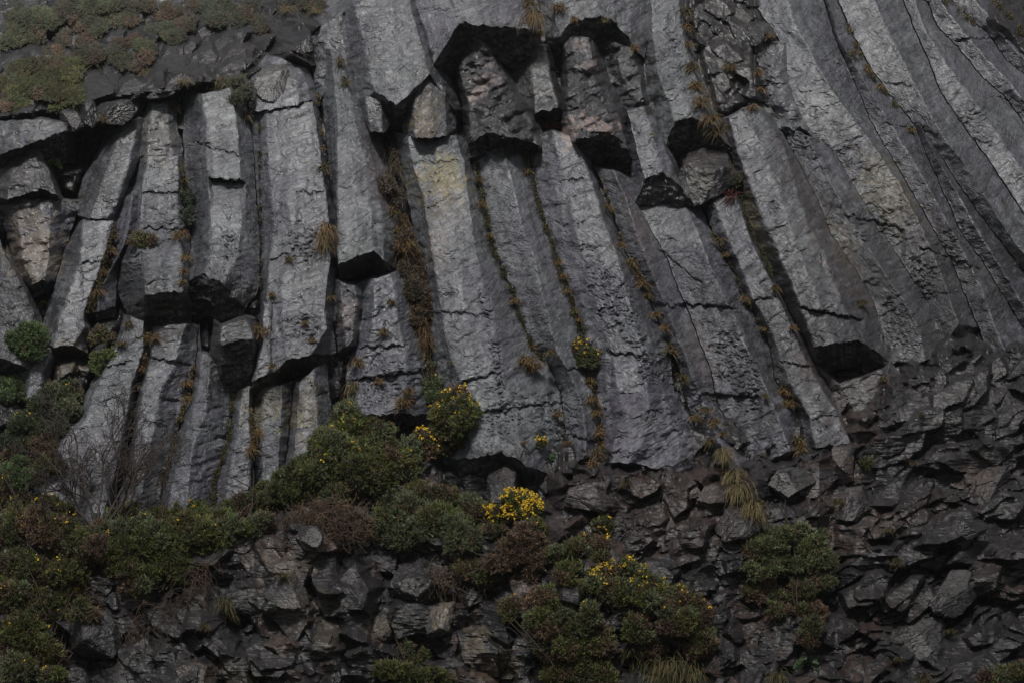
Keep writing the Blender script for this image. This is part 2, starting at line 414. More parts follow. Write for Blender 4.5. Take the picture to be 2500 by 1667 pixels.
col("basalt_column","bluish basalt column with a dark red right face, right of the straw grass line",B,[
 (-.2,"1452,412 1478,465 1513,567 1524,605 1557,666 1586,725 1608,786 1637,848 1659,899 1670,960 1712,1080 1765,1185"),
 (.75,"1500,418 1528,480 1552,560 1589,659 1625,746 1665,850 1700,940 1740,1040 1788,1150"),
 (-.2,"1548,440 1568,520 1592,570 1624,623 1647,688 1677,754 1708,841 1734,899 1748,979 1793,1060 1832,1140")],(24,.7,0))
col("basalt_column","short hanging basalt column cut off in a black six sided hole",B,[
 (-.2,"1512,255 1528,320 1540,420 1546,508"),(1.3,"1532,270 1549,340 1560,390 1576,437"),(1.4,"1574,262 1592,327 1608,380 1618,422"),
 (1.1,"1584,262 1614,335 1640,400 1663,455"),(-.2,"1592,262 1635,360 1668,440 1700,515")],(84,1.7,.28))
col("basalt_column","pitted hanging column with a ragged black end beside the orange grass",B,[
 (-.3,"1572,-50 1572,110 1573,240 1598,320 1612,380"),(1.2,"1592,-50 1590,60 1600,140,.3 1612,200,.5 1636,255,.6 1648,300,.6"),(1.3,"1625,-50 1628,60 1640,140,.3 1658,190,.5 1685,240,.6 1690,285,.6"),
 (1.2,"1655,-50 1662,60 1686,160,.2 1718,235,.4 1738,312,.4"),(-.1,"1672,-50 1676,60 1702,145 1735,250 1788,366")],(72,1.7,.12),2.4)
col("basalt_column","dark basalt column with a pale zigzag ridge running down from the black six sided hole",B,[
 (-.2,"1556,500 1595,570 1627,623 1650,688 1680,754 1711,841 1737,899 1751,979 1796,1060 1836,1140"),
 (.9,"1648,470,-1.1 1680,515,-.6 1705,572,-.1 1730,641 1777,739 1803,805 1850,900 1890,990 1930,1100"),
 (-.2,"1700,480 1739,575 1772,623 1808,706 1856,797 1877,848 1892,932 1939,986 1958,1100")],(30,.8,0))
col("basalt_column","flat faced basalt column left of the yellowish narrow side face",B,[
 (-.2,"1712,485 1742,572 1775,623 1811,706 1859,797 1880,848 1895,932 1942,986 1965,1090"),
 (.65,"1738,484 1768,565 1798,630 1834,720 1884,810 1907,880 1937,950 1977,1020 1990,1092"),
 (.7,"1798,480 1825,560 1850,620 1880,680 1910,745 1955,850 1995,925 2040,1000 2082,1080"),
 (-.4,"1812,480 1838,560 1864,620 1894,690 1927,765 1977,860 2017,930 2062,1010 2098,1090")],(46,1.4,.1))
col("basalt_column","overhanging basalt column with a yellowish left side, reddish right side and black underside",B,[
 (-.3,"1758,290 1785,370 1806,473 1832,550 1860,610 1892,685 1922,745 1974,852"),
 (1.2,"1778,288 1797,360 1830,455 1872,560 1907,637 1954,746 1988,846"),
 (1.5,"1812,268 1860,360 1900,460 1945,600 2000,740 2036,838"),
 (1.4,"1846,258 1912,353 1943,455 1972,545 2016,623 2052,725 2094,828"),
 (-.2,"1895,292 1932,365 1997,491 2027,570 2106,685 2137,750 2172,880")],(62,1.6,.1))
col("basalt_column","red brown column foot under the black underside of the overhanging column",B,[
 (-.2,"1990,890 2052,985 2092,1090"),(.4,"2050,935 2085,1000 2125,1080"),(.8,"2150,905 2190,980 2195,1060"),(-.1,"2178,880 2225,990 2262,1070")],(30,.8,0),1.6)
col("basalt_column","dark brown basalt column pressed between the overhanging column and the long right hand columns",B,[
 (-.3,"1900,295 1934,365 1999,491 2029,570 2108,685 2139,750 2170,885"),(.8,"1970,335 2043,473 2088,550 2143,641 2197,721 2236,786 2262,880"),
 (-.2,"2004,340 2042,380 2080,447 2131,527 2162,580 2207,650 2267,740 2302,860")],(24,.8,0),1.4)
col("basalt_column","long ochre stained basalt column ending in a rounded brown knob at right",B,[
 (-.2,"1846,-60 1846,18 1912,109 1905,164 1926,255 1963,309 2014,364 2042,376 2081,447 2132,527 2164,580 2209,650 2269,740 2296,850"),
 (1.1,"1905,-60 1940,60 1990,150 2030,220 2079,284 2128,350 2190,440 2232,520 2270,600 2302,680 2340,790"),
 (-.1,"1990,-60 2040,100 2085,200 2122,290 2163,364 2220,460 2275,556 2325,645 2355,725 2385,800")],(58,1.3,.2),1.3)
col("basalt_column","basalt column left of the deepest black crevice, with a pink rust crease along its left side",B,[
 (-.2,"1995,-60 2043,100 2088,200 2125,290 2166,364 2223,460 2278,556 2328,645 2358,725 2390,800 2420,880"),
 (.7,"2004,-60 2050,100 2110,200 2172,300 2240,410 2296,510 2350,610 2395,700 2430,800 2465,880"),
 (-.4,"2015,-60 2043,0 2075,76 2115,153 2159,218 2232,305 2270,400 2308,484 2341,560 2399,641 2450,725 2500,805 2540,880")],(26,.8,0))
col("basalt_column","narrow basalt column that starts at the black slot in the deepest crevice",B,[
 (-.3,"2234,306 2273,400 2311,484 2344,560 2402,641 2453,725 2503,805 2543,880"),(.6,"2244,306 2295,400 2345,484 2395,575 2455,670 2515,770 2572,870"),
 (-.5,"2250,312 2288,367 2341,455 2424,570 2500,666 2560,760 2600,860")],(24,.8,0))
col("basalt_column","broad pale basalt column just right of the deepest black crevice",B,[
 (-.5,"2018,-60 2048,0 2079,76 2119,153 2163,218 2236,305 2290,367 2345,455 2428,570 2503,666 2563,760 2603,860"),
 (.7,"2110,-60 2160,60 2210,160 2250,240 2300,330 2375,430 2455,560 2530,660 2590,760 2640,860"),
 (.1,"2180,-60 2225,60 2268,156 2290,218 2326,273 2377,345 2421,404 2472,484 2530,570 2600,680 2680,800")],(24,.8,0))
col("basalt_column","second basalt column right of the deepest crevice, with a dark slot in its face",B,[
 (.1,"2184,-60 2229,60 2272,156 2294,218 2330,273 2381,345 2425,404 2476,484 2534,570 2604,680 2684,800"),
 (.65,"2215,-60 2260,80 2320,170 2380,250 2450,350 2520,450 2600,580 2720,760"),(-.3,"2240,-60 2283,62 2341,120 2395,189 2442,225 2500,302 2570,400 2650,520 2750,680")],(24,.8,0))
col("basalt_column","third basalt column right of the deepest crevice, pinkish along its lower edge",B,[
 (-.3,"2244,-60 2287,62 2345,120 2399,189 2446,225 2504,302 2574,400 2654,520 2754,680"),
 (.6,"2262,-60 2300,10 2350,75 2405,140 2455,190 2510,260 2600,380 2690,510 2790,680"),(-.4,"2280,-60 2308,0 2359,36 2413,84 2450,142 2500,182 2570,280 2660,400 2800,600")],(24,.8,0))
col("basalt_column","basalt column between the two upper right crevices holding brown grass",B,[
 (-.4,"2284,-60 2312,0 2363,36 2417,84 2454,142 2504,182 2574,280 2664,400 2804,600"),(.6,"2345,-60 2380,0 2420,50 2460,105 2530,170 2610,270 2820,540"),
 (-.4,"2390,-60 2432,0 2464,36 2500,80 2570,160 2660,280 2850,520")],(24,.8,0))
col("basalt_column","basalt column cut by the upper right corner of the photo",B,[
 (-.4,"2394,-60 2436,0 2468,36 2504,80 2574,160 2664,280 2854,520"),(.6,"2470,-60 2520,20 2560,80 2680,240 2880,460"),(-.2,"2600,-60 2650,20 2700,100 2900,400")],(24,.8,0))
# the roof masses top centre
col("basalt_column","pale crazed column hanging top centre, its two broken ends black and orange with lichen",B,[
 (-.2,"790,-60 822,60 850,150 860,225 866,268"),(2.0,"850,-60 870,40 888,100 900,180 915,226"),(2.3,"950,-60 960,60 966,150 970,255"),
 (2.3,"1000,-60 1005,30 1030,110 1050,182"),(1.0,"1015,-60 1035,40 1065,150 1110,268"),(-.2,"1030,-60 1050,40 1085,150 1125,270")],(72,1.9,.05),1.5)
col("rock_block","huge pale roof block at the top centre over the black overhang",K_,[
 (.3,"985,-60 998,20 1024,100 1050,160"),(1.9,"1000,-60 1016,20 1042,90 1058,158"),(3.3,"1085,-60 1104,0 1116,30 1122,54"),
 (3.4,"1180,-60 1188,0 1195,40 1202,66"),(2.9,"1250,-60 1272,0 1288,40 1298,71"),(.6,"1275,-60 1300,0 1312,40 1318,76")],(92,2.6,.05),1.1)
col("rock_block","light rimmed roof block right of the huge roof block, grass on its left shoulder",K_,[
 (.4,"1305,-60 1320,20 1330,86"),(1.9,"1340,-60 1352,30 1365,91"),(2.3,"1380,-60 1388,10 1396,55"),(2.4,"1440,-60 1455,0 1467,38"),
 (2.1,"1500,-60 1500,0 1497,50"),(1.6,"1545,-60 1540,40 1540,102"),(.5,"1610,-40 1590,60 1574,142")],(56,1.7,.05),2.2)
col("rock_block","dark lumpy hanging rock with pink scars under the huge roof block",K_,[
 (-.2,"1118,110 1110,180 1128,250 1138,350"),(1.6,"1140,115 1124,170 1132,220 1145,255 1146,300 1143,350"),(2.2,"1170,100 1182,140 1190,190 1192,250 1195,324"),
 (2.1,"1195,110 1222,180 1250,240 1255,300 1258,336"),(1.5,"1200,120 1240,190 1275,260 1300,300 1313,354"),(-.2,"1210,130 1260,200 1312,270 1332,368")],(66,2.0,.05),3.2,.95,3.0)
col("rock_block","smooth dark rock panel in the recess between the two hanging rocks",K_,[
 (-.3,"1235,140 1258,240 1296,292"),(.9,"1290,110 1298,180 1308,275"),(1.1,"1335,112 1345,190 1366,262"),(-.1,"1345,110 1356,190 1380,275")],(24,1.0,.05),1.4,.9,1.5)
col("rock_block","narrow dark hanging rock with a pinkish pale rim at its broken foot",K_,[
 (-.2,"1358,90 1372,180 1370,300 1378,352"),(1.7,"1374,92 1386,190 1380,250 1392,300 1403,338"),(2.1,"1405,88 1412,190 1412,260 1418,322"),
 (2.2,"1438,95 1450,180 1478,250 1488,325"),(1.6,"1448,100 1472,200 1508,270 1528,350"),(-.2,"1458,100 1496,200 1532,270 1548,400")],(72,1.8,.08),3.0,.85,2.6)
col("rock_block","folded dark rock in the recess right of the narrow hanging rock",K_,[
 (-.3,"1455,95 1480,200 1518,285"),(1.0,"1502,105 1512,160 1532,220 1556,248"),(1.1,"1545,120 1562,180 1571,235"),(-.2,"1570,130 1580,190 1584,250")],(30,.9,0),3.0,.9,2.6)
col("rock_block","orange lichen stained block end under the right tip of the pale crazed hanging column",K_,[
 (.3,"972,262 986,332"),(1.75,"1008,222 1014,334"),(1.9,"1050,190 1050,337"),(1.5,"1085,215 1090,330"),(.3,"1112,262 1114,318")],(10,1.0,0),1.5,0,1.6)
col("rock_block","dark hexagonal block end under the left tip of the pale crazed hanging column",K_,[
 (.1,"862,248 884,292"),(1.3,"890,236 905,322"),(1.4,"930,238 935,326"),(.2,"968,262 962,296")],(10,.9,0),1.6,.75,1.8)
col("rock_block","fractured grey rock shoulder between the misty slope and the pale crazed hanging column",K_,[
 (-.3,"738,-30 748,80 764,180 776,246"),(.7,"775,-30 785,80 800,150 815,205"),(.9,"825,-60 832,60 846,150 857,228"),(.4,"860,-60 862,100 872,238")],(18,.6,0),2.8,0,1.8)
col("rock_block","rough crumbling rock pocket between the overhanging column and the long ochre stained column",K_,[
 (-.1,"1852,130 1858,220 1893,298"),(.55,"1886,105 1888,200 1935,318"),(.5,"1912,105 1906,180 1955,310"),(.1,"1925,108 1918,170 1945,262 2004,352")],(14,.5,0),3.0,.3,2.0)
# left edge
col("rock_slab","long pale sloping slab forming the roof of the black cave at left",K_,[
 (.3,"-60,290 -60,390"),(1.8,"0,296 -10,384"),(2.2,"45,296 28,366"),(2.3,"95,292 95,343"),(2.1,"158,300 163,317"),(.3,"182,290 180,324")],(66,2.3,.0),1.6)
col("rock_block","dark wet rock pillar with a fern above it at the left edge",K_,[
 (.2,"-40,372 -40,470"),(1.3,"26,362 24,420 18,486"),(1.5,"80,360 98,410 110,462"),(1.3,"98,366 122,420 142,480"),(-.3,"108,372 134,420 152,486")],(24,1.0,0),1.4,.7,1.5)
col("rock_block","tan and grey lichen covered rock bulge above the small cave at the left edge",K_,[
 (-.2,"-10,492 14,560 34,640 66,704"),(.9,"40,486 48,560 56,640 80,690"),(1.0,"118,488 122,560 118,640 110,684"),(-.1,"196,492 160,606 142,660 134,690")],(34,1.3,.2),2.4,0,2.2)
col("rock_block","smooth dark rock hump below the small cave at the left edge",K_,[
 (.7,"-60,590 -60,860"),(1.0,"0,590 8,700 20,800 30,880"),(.8,"22,640 60,710 82,760 70,900"),(-.3,"34,640 74,712 102,770 110,900")],(30,.8,0),1.5,.5,1.5)
# lower left group
col("basalt_column","low basalt column half hidden by dark gorse at the lower left edge",B,[
 (-.2,"128,772 85,832 45,907 58,975"),(.6,"136,775 110,840 75,905 66,970"),(.6,"152,790 132,840 106,910 98,970"),(-.1,"162,800 142,850 122,915 115,980")],(24,.7,0))
col("basalt_column","broad lilac grey basalt column behind the bare twiggy shrub",B,[
 (-.3,"306,772 285,825 225,932 180,1020 128,1060 98,1120 68,1200 48,1290"),(.75,"318,772 297,822 240,932 205,1025 150,1080 118,1140 92,1220 80,1290"),
 (.8,"350,786 350,859 322,940 305,1040 292,1110 272,1180 250,1290"),(-.2,"357,786 359,859 335,940 318,1050 306,1130 287,1200 267,1290")],(24,.7,0))
col("basalt_column","second lilac grey basalt column right of the bare shrub, half of it a dark right face",B,[
 (-.2,"360,790 362,859 338,940 321,1050 309,1130 290,1200 270,1290"),(.65,"374,800 372,860 350,940 332,1050 318,1150 296,1290"),
 (.75,"455,790 440,830 429,877 388,965 374,1060 355,1150 330,1290"),(-.3,"482,800 479,859 469,943 443,1015 421,1095 396,1180 378,1290")],(24,.7,0))
col("basalt_column","basalt column below the rounded brown column end",B,[
 (-.3,"485,800 482,859 472,943 446,1015 424,1095 399,1180 381,1290"),(.6,"492,860 482,960 462,1030 442,1100 417,1190 402,1290"),
 (.75,"514,870 502,1005 474,1077 463,1150 452,1290"),(-.4,"572,950 565,1000 561,1059 543,1120 523,1190 512,1290")],(24,.7,0))
col("basalt_column","basalt column directly below the black jutting block",B,[
 (-.3,"575,955 568,1000 564,1059 546,1120 526,1190 515,1290"),(.7,"590,950 585,1010 578,1070 562,1130 540,1290"),
 (.75,"611,945 608,1020 614,1100 610,1180 600,1290"),(-.2,"619,945 615,1023 621,1120 618,1290")],(24,.7,0))
col("basalt_column","ochre stained basalt column under the black underside of the widest column",B,[
 (-.2,"622,945 618,1023 624,1120 621,1290"),(.4,"642,945 640,1050 640,1290"),(.55,"690,940 685,1040 680,1120 670,1290"),(-.2,"715,930 704,1060 694,1130 690,1290")],(24,.7,0))
col("basalt_column","light basalt column just left of the top of the big gorse bush",B,[
 (-.2,"718,930 707,1060 697,1130 693,1290"),(.7,"730,935 721,1050 711,1130 705,1290"),(.85,"767,900 775,1000 775,1100 780,1290"),(-.3,"797,885 809,1000 816,1100 820,1290")],(24,.7,0))

# transverse breaks: x0,y0,x1,y1, depth (m) below the line, recovery (px)
LEDGES = [(510,436,600,444,.9,46),(445,360,520,350,.1,200),(610,283,770,249,.14,160),(340,468,440,472,.14,120),(345,556,470,560,.22,60),
 (1125,934,1215,908,.2,90),(1340,890,1445,906,.28,120),(1000,398,1130,394,.05,300),(1372,440,1432,440,.10,200),(1590,742,1680,750,.18,110),
 (1650,742,1800,752,.2,130),(1832,730,1925,726,.12,160),(1950,750,2110,782,.3,80),(1600,600,1720,700,.1,160),(1905,330,1985,336,.1,100),
 (2160,300,2300,330,.1,200),(2060,525,2210,560,.2,150),(655,640,820,560,.12,150),(455,345,600,385,.08,200),(195,645,260,638,.12,120),(1085,1010,1250,1000,.15,90),
 (1200,1000,1380,980,.15,90),(1000,760,1200,770,.06,300),(2330,96,2500,92,.2,120),(2100,200,2240,212,.07,200),(850,930,1050,900,.3,80),(850,850,1000,842,.2,60),
 (1480,860,1580,868,.2,70),(1390,1060,1460,1080,.2,60),(350,870,470,890,.15,150),(390,970,440,980,.15,120),(250,900,330,880,.08,200),(2240,600,2400,660,.15,120),
 (2400,230,2560,262,.12,120),(1900,880,2000,900,.15,90),(1700,960,1860,968,.25,120),(1500,700,1580,704,.08,160),(720,470,790,470,.06,140)]

# patches where the face has crumbled: x, y, rx, ry, angle
ROUGH = [(742,600,34,58,8),(1188,765,15,75,-12),(1212,870,12,60,-12),(1462,700,24,130,-18),(1535,790,34,130,-20),(1965,350,60,30,25),(1870,200,40,110,-10),
 (1800,900,50,100,-22),(2140,560,44,50,-30),(2330,600,60,50,-30),(1700,1000,70,60,0),(1350,1010,60,60,0),(330,650,26,60,10),(2200,790,46,60,-30),(930,930,70,50,0),
 (2060,170,50,50,0),(1650,150,40,90,-20),(1230,1010,50,70,0),(2250,680,30,60,-30),(420,560,40,30,0),(745,800,40,30,0),(1790,720,20,90,-20),(2380,300,40,60,-35),(560,600,20,50,0),(1600,900,40,60,-20)]
# ---------------------------------------------------------------- detail shared by every column
def micro(X, Y, rough, seed, lump):
    """relief in metres"""
    d = fbm(X / 95, Y / 130, 3, seed) * .11 * rough
    d += fbm(X / 30, Y / 30, 3, seed + 5) * .022 * rough
    a = math.radians(-18 if X.mean() < 1000 else -26)
    u = X * math.cos(a) + Y * math.sin(a); v = -X * math.sin(a) + Y * math.cos(a)
    s = fbm(u / 46, v / 9, 3, seed + 11)
    d += np.clip(s, -.9, .5) * .021 * (1 + .5 * rough)
    # plates spalled off the face: steps with crisp edges
    q = fbm(u / 75, v / 38, 3, seed + 23)
    for lv, am in ((.10, .036), (.38, .05), (-.35, .036)):
        d -= am * (1 / (1 + np.exp(-(q - lv) * 60))) * (.6 + .5 * rough)
    # long hairline cracks
    q2 = np.abs(fbm(X / 70 + 9, Y / 85, 3, seed + 37))
    d -= .08 * np.exp(-(q2 / .011) ** 2) * (fbm(X / 160, Y / 160, 2, 55) > .22)
    if lump > 1.0:
        d += fbm(X / 60, Y / 44, 3, seed + 61) * .14 * (lump - .6)
        d += (np.abs(perlin(X / 58 + Y / 90, Y / 46, seed + 71)) - .3) * .30 * (lump - 1)
        d -= (np.abs(perlin(X / 40, Y / 24, seed + 73))) * .09 * (lump - 1)
    for (cx, cy, rx, ry, an) in ROUGH:
        if X.max() < cx - rx * 2 or X.min() > cx + rx * 2 or Y.max() < cy - ry * 2 or Y.min() > cy + ry * 2: continue
        a = math.radians(an); u_ = (X - cx) * math.cos(a) + (Y - cy) * math.sin(a); v_ = -(X - cx) * math.sin(a) + (Y - cy) * math.cos(a)
        f = np.clip((1.15 - np.sqrt((u_ / rx) ** 2 + (v_ / ry) ** 2) - fbm(X / 30, Y / 30, 2, 81) * .5) * 2.2, 0, 1)
        d += f * (-.10 + np.abs(perlin(X / 17, Y / 10, 83)) * .22 - np.abs(perlin(X / 8, Y / 6, 85)) * .10)
    # transverse joints
    for (x0, y0, x1, y1, am, rec) in LEDGES:
        if X.max() < x0 or X.min() > x1: continue
        yl = y0 + (y1 - y0) * (X - x0) / (x1 - x0) + perlin(X / 17, X * 0 + y0, 3) * 7 + perlin(X / 6, X * 0 + y0, 4) * 2.5
        t = Y - yl
        wx = np.clip((X - x0) / 10, 0, 1) * np.clip((x1 - X) / 10, 0, 1)
        d -= np.where(t > 0, am * np.exp(-np.maximum(t, 0) / rec), 0) * wx
        d -= .10 * np.exp(-(t / 2.6) ** 2) * wx
    return d

def parse(s):
    r = []
    for q in s.split():
        v = [float(a) for a in q.split(',')]
        if len(v) == 2: v.append(0.0)
        r.append(v)
    return np.array(r)

def resample(p, n):
    s = np.concatenate([[0], np.cumsum(np.hypot(np.diff(p[:, 0]), np.diff(p[:, 1])))]); s /= s[-1]
    t = np.linspace(0, 1, n)
    # smooth the corners of the traced line a little
    o = np.stack([np.interp(t, s, p[:, k]) for k in range(3)], 1)
    w = max(3, int(n * .05)) | 1
    pad = np.pad(o, ((w // 2, w // 2), (0, 0)), mode='reflect', reflect_type='odd')
    ker = np.hanning(w + 2)[1:-1]; ker /= ker.sum()
    return np.stack([np.convolve(pad[:, k], ker, 'valid') for k in range(3)], 1)

DM_S = 4
DM_W, DM_H = 2500 // DM_S + 60, 1667 // DM_S + 60       # depth of the nearest rock, cells of 4 px, offset 30 cells
DMAP = np.full((DM_H, DM_W), -9.0)
COLMASK = np.zeros((DM_H, DM_W), bool)
def splat(X, Y, D):
    i = np.clip((Y / DM_S + 30).astype(int), 0, DM_H - 1).ravel(); j = np.clip((X / DM_S + 30).astype(int), 0, DM_W - 1).ravel()
    np.maximum.at(DMAP, (i, j), D.ravel()); COLMASK[i, j] = True
def surf(x, y):
    i = int(np.clip(y / DM_S + 30, 1, DM_H - 2)); j = int(np.clip(x / DM_S + 30, 1, DM_W - 2))
    return float(DMAP[i - 1:i + 2, j - 1:j + 2].max())

def build_col(spec, idx):
    name, label, cat, lines, cap, rough, wet, lump = spec
    L = [parse(s) for _, s in lines]
    length = max(np.hypot(np.diff(p[:, 0]), np.diff(p[:, 1])).sum() for p in L)
    n = max(8, int(length / 4.0))
    R = [resample(p, n) for p in L]
    for (d, _), r in zip(lines, R): r[:, 2] = (r[:, 2] + d) * ((1.25 if L[0][:, 0].mean() > 1990 else 1.55) if d > .35 else 1.0) if lump < 2.5 else (r[:, 2] + d) * (1.35 if d > .35 else 1.0)
    X, Y, D = [], [], []
    first = R[0].copy(); last = R[-1].copy()
    for k in range(len(R) - 1):
        w = np.hypot(R[k + 1][:, 0] - R[k][:, 0], R[k + 1][:, 1] - R[k][:, 1]).max()
        m = max(2, int(w / 4.0))
        for q in range(m):
            t = q / m
            r = R[k] * (1 - t) + R[k + 1] * t
            X.append(r[:, 0]); Y.append(r[:, 1]); D.append(r[:, 2])
    X.append(last[:, 0]); Y.append(last[:, 1]); D.append(last[:, 2])
    X = np.array(X).T; Y = np.array(Y).T; D = np.array(D).T
    # worn arrises
    Dp = np.pad(D, ((0, 0), (1, 1)), mode='edge'); D = .25 * Dp[:, :-2] + .5 * D + .25 * Dp[:, 2:]
    uv_u = np.cumsum(np.concatenate([np.zeros((n, 1)), np.hypot(np.diff(X, axis=1), np.diff(D * 60, axis=1))], 1), 1)
    uv_v = np.repeat(np.cumsum(np.concatenate([[0], np.hypot(np.diff(X[:, 0]), np.diff(Y[:, 0]))]))[:, None], X.shape[1], 1)
    # bottom: broken end
    dy, dz, sh = cap
    nc = max(3, int(dy / 4))
    cx = X[-1].mean()
    tx, ty, td = X[-1], Y[-1], D[-1]
    capX, capY, capD = [], [], []
    tgt = ty.mean() * .35 + ty * .65
    for k in range(1, nc + 1):
        f = k / nc
        capX.append(tx + (cx - tx) * sh * f); capY.append(ty * (1 - f) + tgt * f + dy * f); capD.append(td - (td - td.min() + dz * .5) * min(1, f * 1.0) * .55 - dz * .6 * f)
    nx = perlin(X[-1] / 15, X[-1] * 0 + 3.3, idx) * 4 + perlin(X[-1] / 5.5, X[-1] * 0 + 1.3, idx + 3) * 1.6
    # ragged end line
    fade = np.clip((uv_v - uv_v[-1:] + 40) / 40, 0, 1)
    Y = Y + nx[None, :] * fade
    X = np.concatenate([X, capX]); Y = np.concatenate([Y, np.array(capY) + nx[None, :] * np.linspace(1, .3, nc)[:, None]]); D = np.concatenate([D, capD])
    uv_u = np.concatenate([uv_u, np.repeat(uv_u[-1:], nc, 0)]); uv_v = np.concatenate([uv_v, uv_v[-1:] + np.arange(1, nc + 1)[:, None] * 4.0])
    seed = 40 + idx * 3
    wob = fbm(X / 24, Y / 24, 3, 15) * 2.2
    wob2 = fbm(X / 24 + 40, Y / 24, 3, 16) * 2.2
    face = np.ones_like(D); face[n:] = 1.5
    D = D + micro(X, Y, rough, seed, lump) * face
    D[n:] += fbm(X[n:] / 22, Y[n:] / 16, 3, seed) * .10
    X = X + wob; Y = Y + wob2
    Xs, Ys, Ds = X.copy(), Y.copy(), D.copy()
    # close the sides, top and back so it is a solid, not a shell
    back = D.min() - .9
    def ring(A, l, r): return np.concatenate([l[:, None], A, r[:, None]], 1)
    X = ring(X, X[:, 0] - 4, X[:, -1] + 4); Y = ring(Y, Y[:, 0], Y[:, -1]); 
    Dl = np.maximum(D[:, 0] - 1.3, back); Dr = np.maximum(D[:, -1] - 1.3, back)
    D = ring(D, Dl, Dr)
    uv_u = ring(uv_u, uv_u[:, 0] - 60, uv_u[:, -1] + 60); uv_v = ring(uv_v, uv_v[:, 0], uv_v[:, -1])
    X = np.concatenate([X[:1] * .96 + X[:1].mean() * .04, X]); Y = np.concatenate([Y[:1] - 10, Y]); D = np.concatenate([np.full((1, D.shape[1]), D[0].min() - .4), D])
    uv_u = np.concatenate([uv_u[:1], uv_u]); uv_v = np.concatenate([uv_v[:1] - 12, uv_v])
    V = P(X, Y, D)
    nr, mc = X.shape
    F = grid_faces(nr, mc)
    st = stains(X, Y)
    if wet: st[..., 3] = np.maximum(st[..., 3], wet * (.75 + .25 * np.clip(fbm(X / 30, Y / 30, 3, 8) * 2, -1, 1)) * (1 - np.clip(st[..., 2] * 1.4, 0, 1)))
    cap_shade = np.zeros(X.shape); cap_shade[n + 1:, :] = .85  # shade of the overhanging broken end, painted into its colour
    st[..., 3] = np.maximum(st[..., 3], cap_shade)
    # darker tone along both crevice edges
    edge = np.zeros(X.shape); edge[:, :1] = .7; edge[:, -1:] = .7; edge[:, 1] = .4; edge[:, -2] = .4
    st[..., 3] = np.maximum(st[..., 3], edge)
    tilt = math.radians(20 if X.mean() < 1000 else 32)
    uu = uv_u / 60; vv = uv_v / 60
    uv = np.stack([uu, vv + uu * math.tan(tilt)], -1)
    o = place(name, name, V.reshape(-1, 3), label, cat, F=F, attrs={"stain_shade": st.reshape(-1, 4)}, uv=uv.reshape(-1, 2) + idx * 7.3, mat=ROCK, smooth=False)
    splat(Xs, Ys, Ds)
    return o

for _i, _s in enumerate(COLS):
    build_col(_s, _i)
# ---------------------------------------------------------------- the wall behind and the broken crag around the columns
rs = np.random.RandomState(11)
gx = np.concatenate([np.arange(-700, -60, 16), np.arange(-60, 2560, 3.4), np.arange(2560, 3240, 16)]).astype(float)
gy = np.concatenate([np.arange(-620, -40, 16), np.arange(-40, 1000, 4), np.arange(1000, 1710, 3.2), np.arange(1710, 2330, 16)]).astype(float)
GX, GY = np.meshgrid(gx, gy)
# distort so block edges wander
wx = GX + fbm(GX / 70, GY / 70, 2, 201) * 7
wy = GY + fbm(GX / 70 + 30, GY / 70, 2, 202) * 7
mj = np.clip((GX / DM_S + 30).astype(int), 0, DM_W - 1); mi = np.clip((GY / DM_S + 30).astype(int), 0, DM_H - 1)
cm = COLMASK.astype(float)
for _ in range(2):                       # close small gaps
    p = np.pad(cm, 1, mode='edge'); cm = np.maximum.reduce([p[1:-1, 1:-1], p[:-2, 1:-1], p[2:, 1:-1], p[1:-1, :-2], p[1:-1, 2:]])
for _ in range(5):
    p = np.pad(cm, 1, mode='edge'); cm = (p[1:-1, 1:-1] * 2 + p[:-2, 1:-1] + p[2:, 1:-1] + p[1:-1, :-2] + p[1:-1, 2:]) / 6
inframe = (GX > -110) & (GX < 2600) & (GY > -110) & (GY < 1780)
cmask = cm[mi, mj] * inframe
HB = np.full(GX.shape, -1.0); ID = np.zeros(GX.shape); 
def blocks(n, xr, yr, rr, elong, ang, amp, slope=1.0, keep=None, bias=-.002):
    global HB
    for k in range(n):
        cx = rs.uniform(*xr); cy = rs.uniform(*yr)
        if keep is not None and not keep(cx, cy): continue
        r = rr[0] * (rr[1] / rr[0]) ** (rs.rand() ** 1.3)
        R = r * 1.9 * elong ** .5
        i0, i1 = np.searchsorted(gy, [cy - R, cy + R]); j0, j1 = np.searchsorted(gx, [cx - R, cx + R])
        if i1 <= i0 or j1 <= j0: continue
        X = wx[i0:i1, j0:j1] - cx; Y = wy[i0:i1, j0:j1] - cy
        a = math.radians(ang + rs.normal() * 16)
        u = (X * math.cos(a) + Y * math.sin(a)) / elong ** .5; v = (-X * math.sin(a) + Y * math.cos(a)) * elong ** .5
        h0 = amp * r / 62 * rs.uniform(.5, 1.25)
        gxx, gyy = rs.normal(0, .0065), rs.normal(bias, .0065)
        h = h0 + gxx * X + gyy * Y
        ns = rs.randint(5, 8); ph = rs.rand() * 6.28
        for q in range(ns):
            th = ph + 6.283 * q / ns + rs.normal() * .22
            nu, nv = math.cos(th), math.sin(th)
            rad = r * rs.uniform(.72, 1.1)
            s = (.055 if nv > .3 else .028 if nv < -.3 else .05) * slope * rs.uniform(.6, 1.5)
            h = np.minimum(h, h0 * .35 + s * (rad - u * nu - v * nv))
        sub = HB[i0:i1, j0:j1]
        m = h > sub
        sub[m] = h[m]
        ID[i0:i1, j0:j1][m] = rs.rand()
low = lambda x, y: y > np.interp(x, [-100, 600, 1000, 1350, 1700, 2000, 2100, 2300, 2600], [1150, 1180, 1080, 1060, 1060, 1010, 850, 835, 825])
blocks(950, (-100, 1300), (1150, 1800), (22, 60), 1.25, 35, 1.35, 1.4, keep=low)
blocks(850, (1250, 2000), (1050, 1800), (22, 58), 1.4, -22, 1.4, 1.4, keep=low)
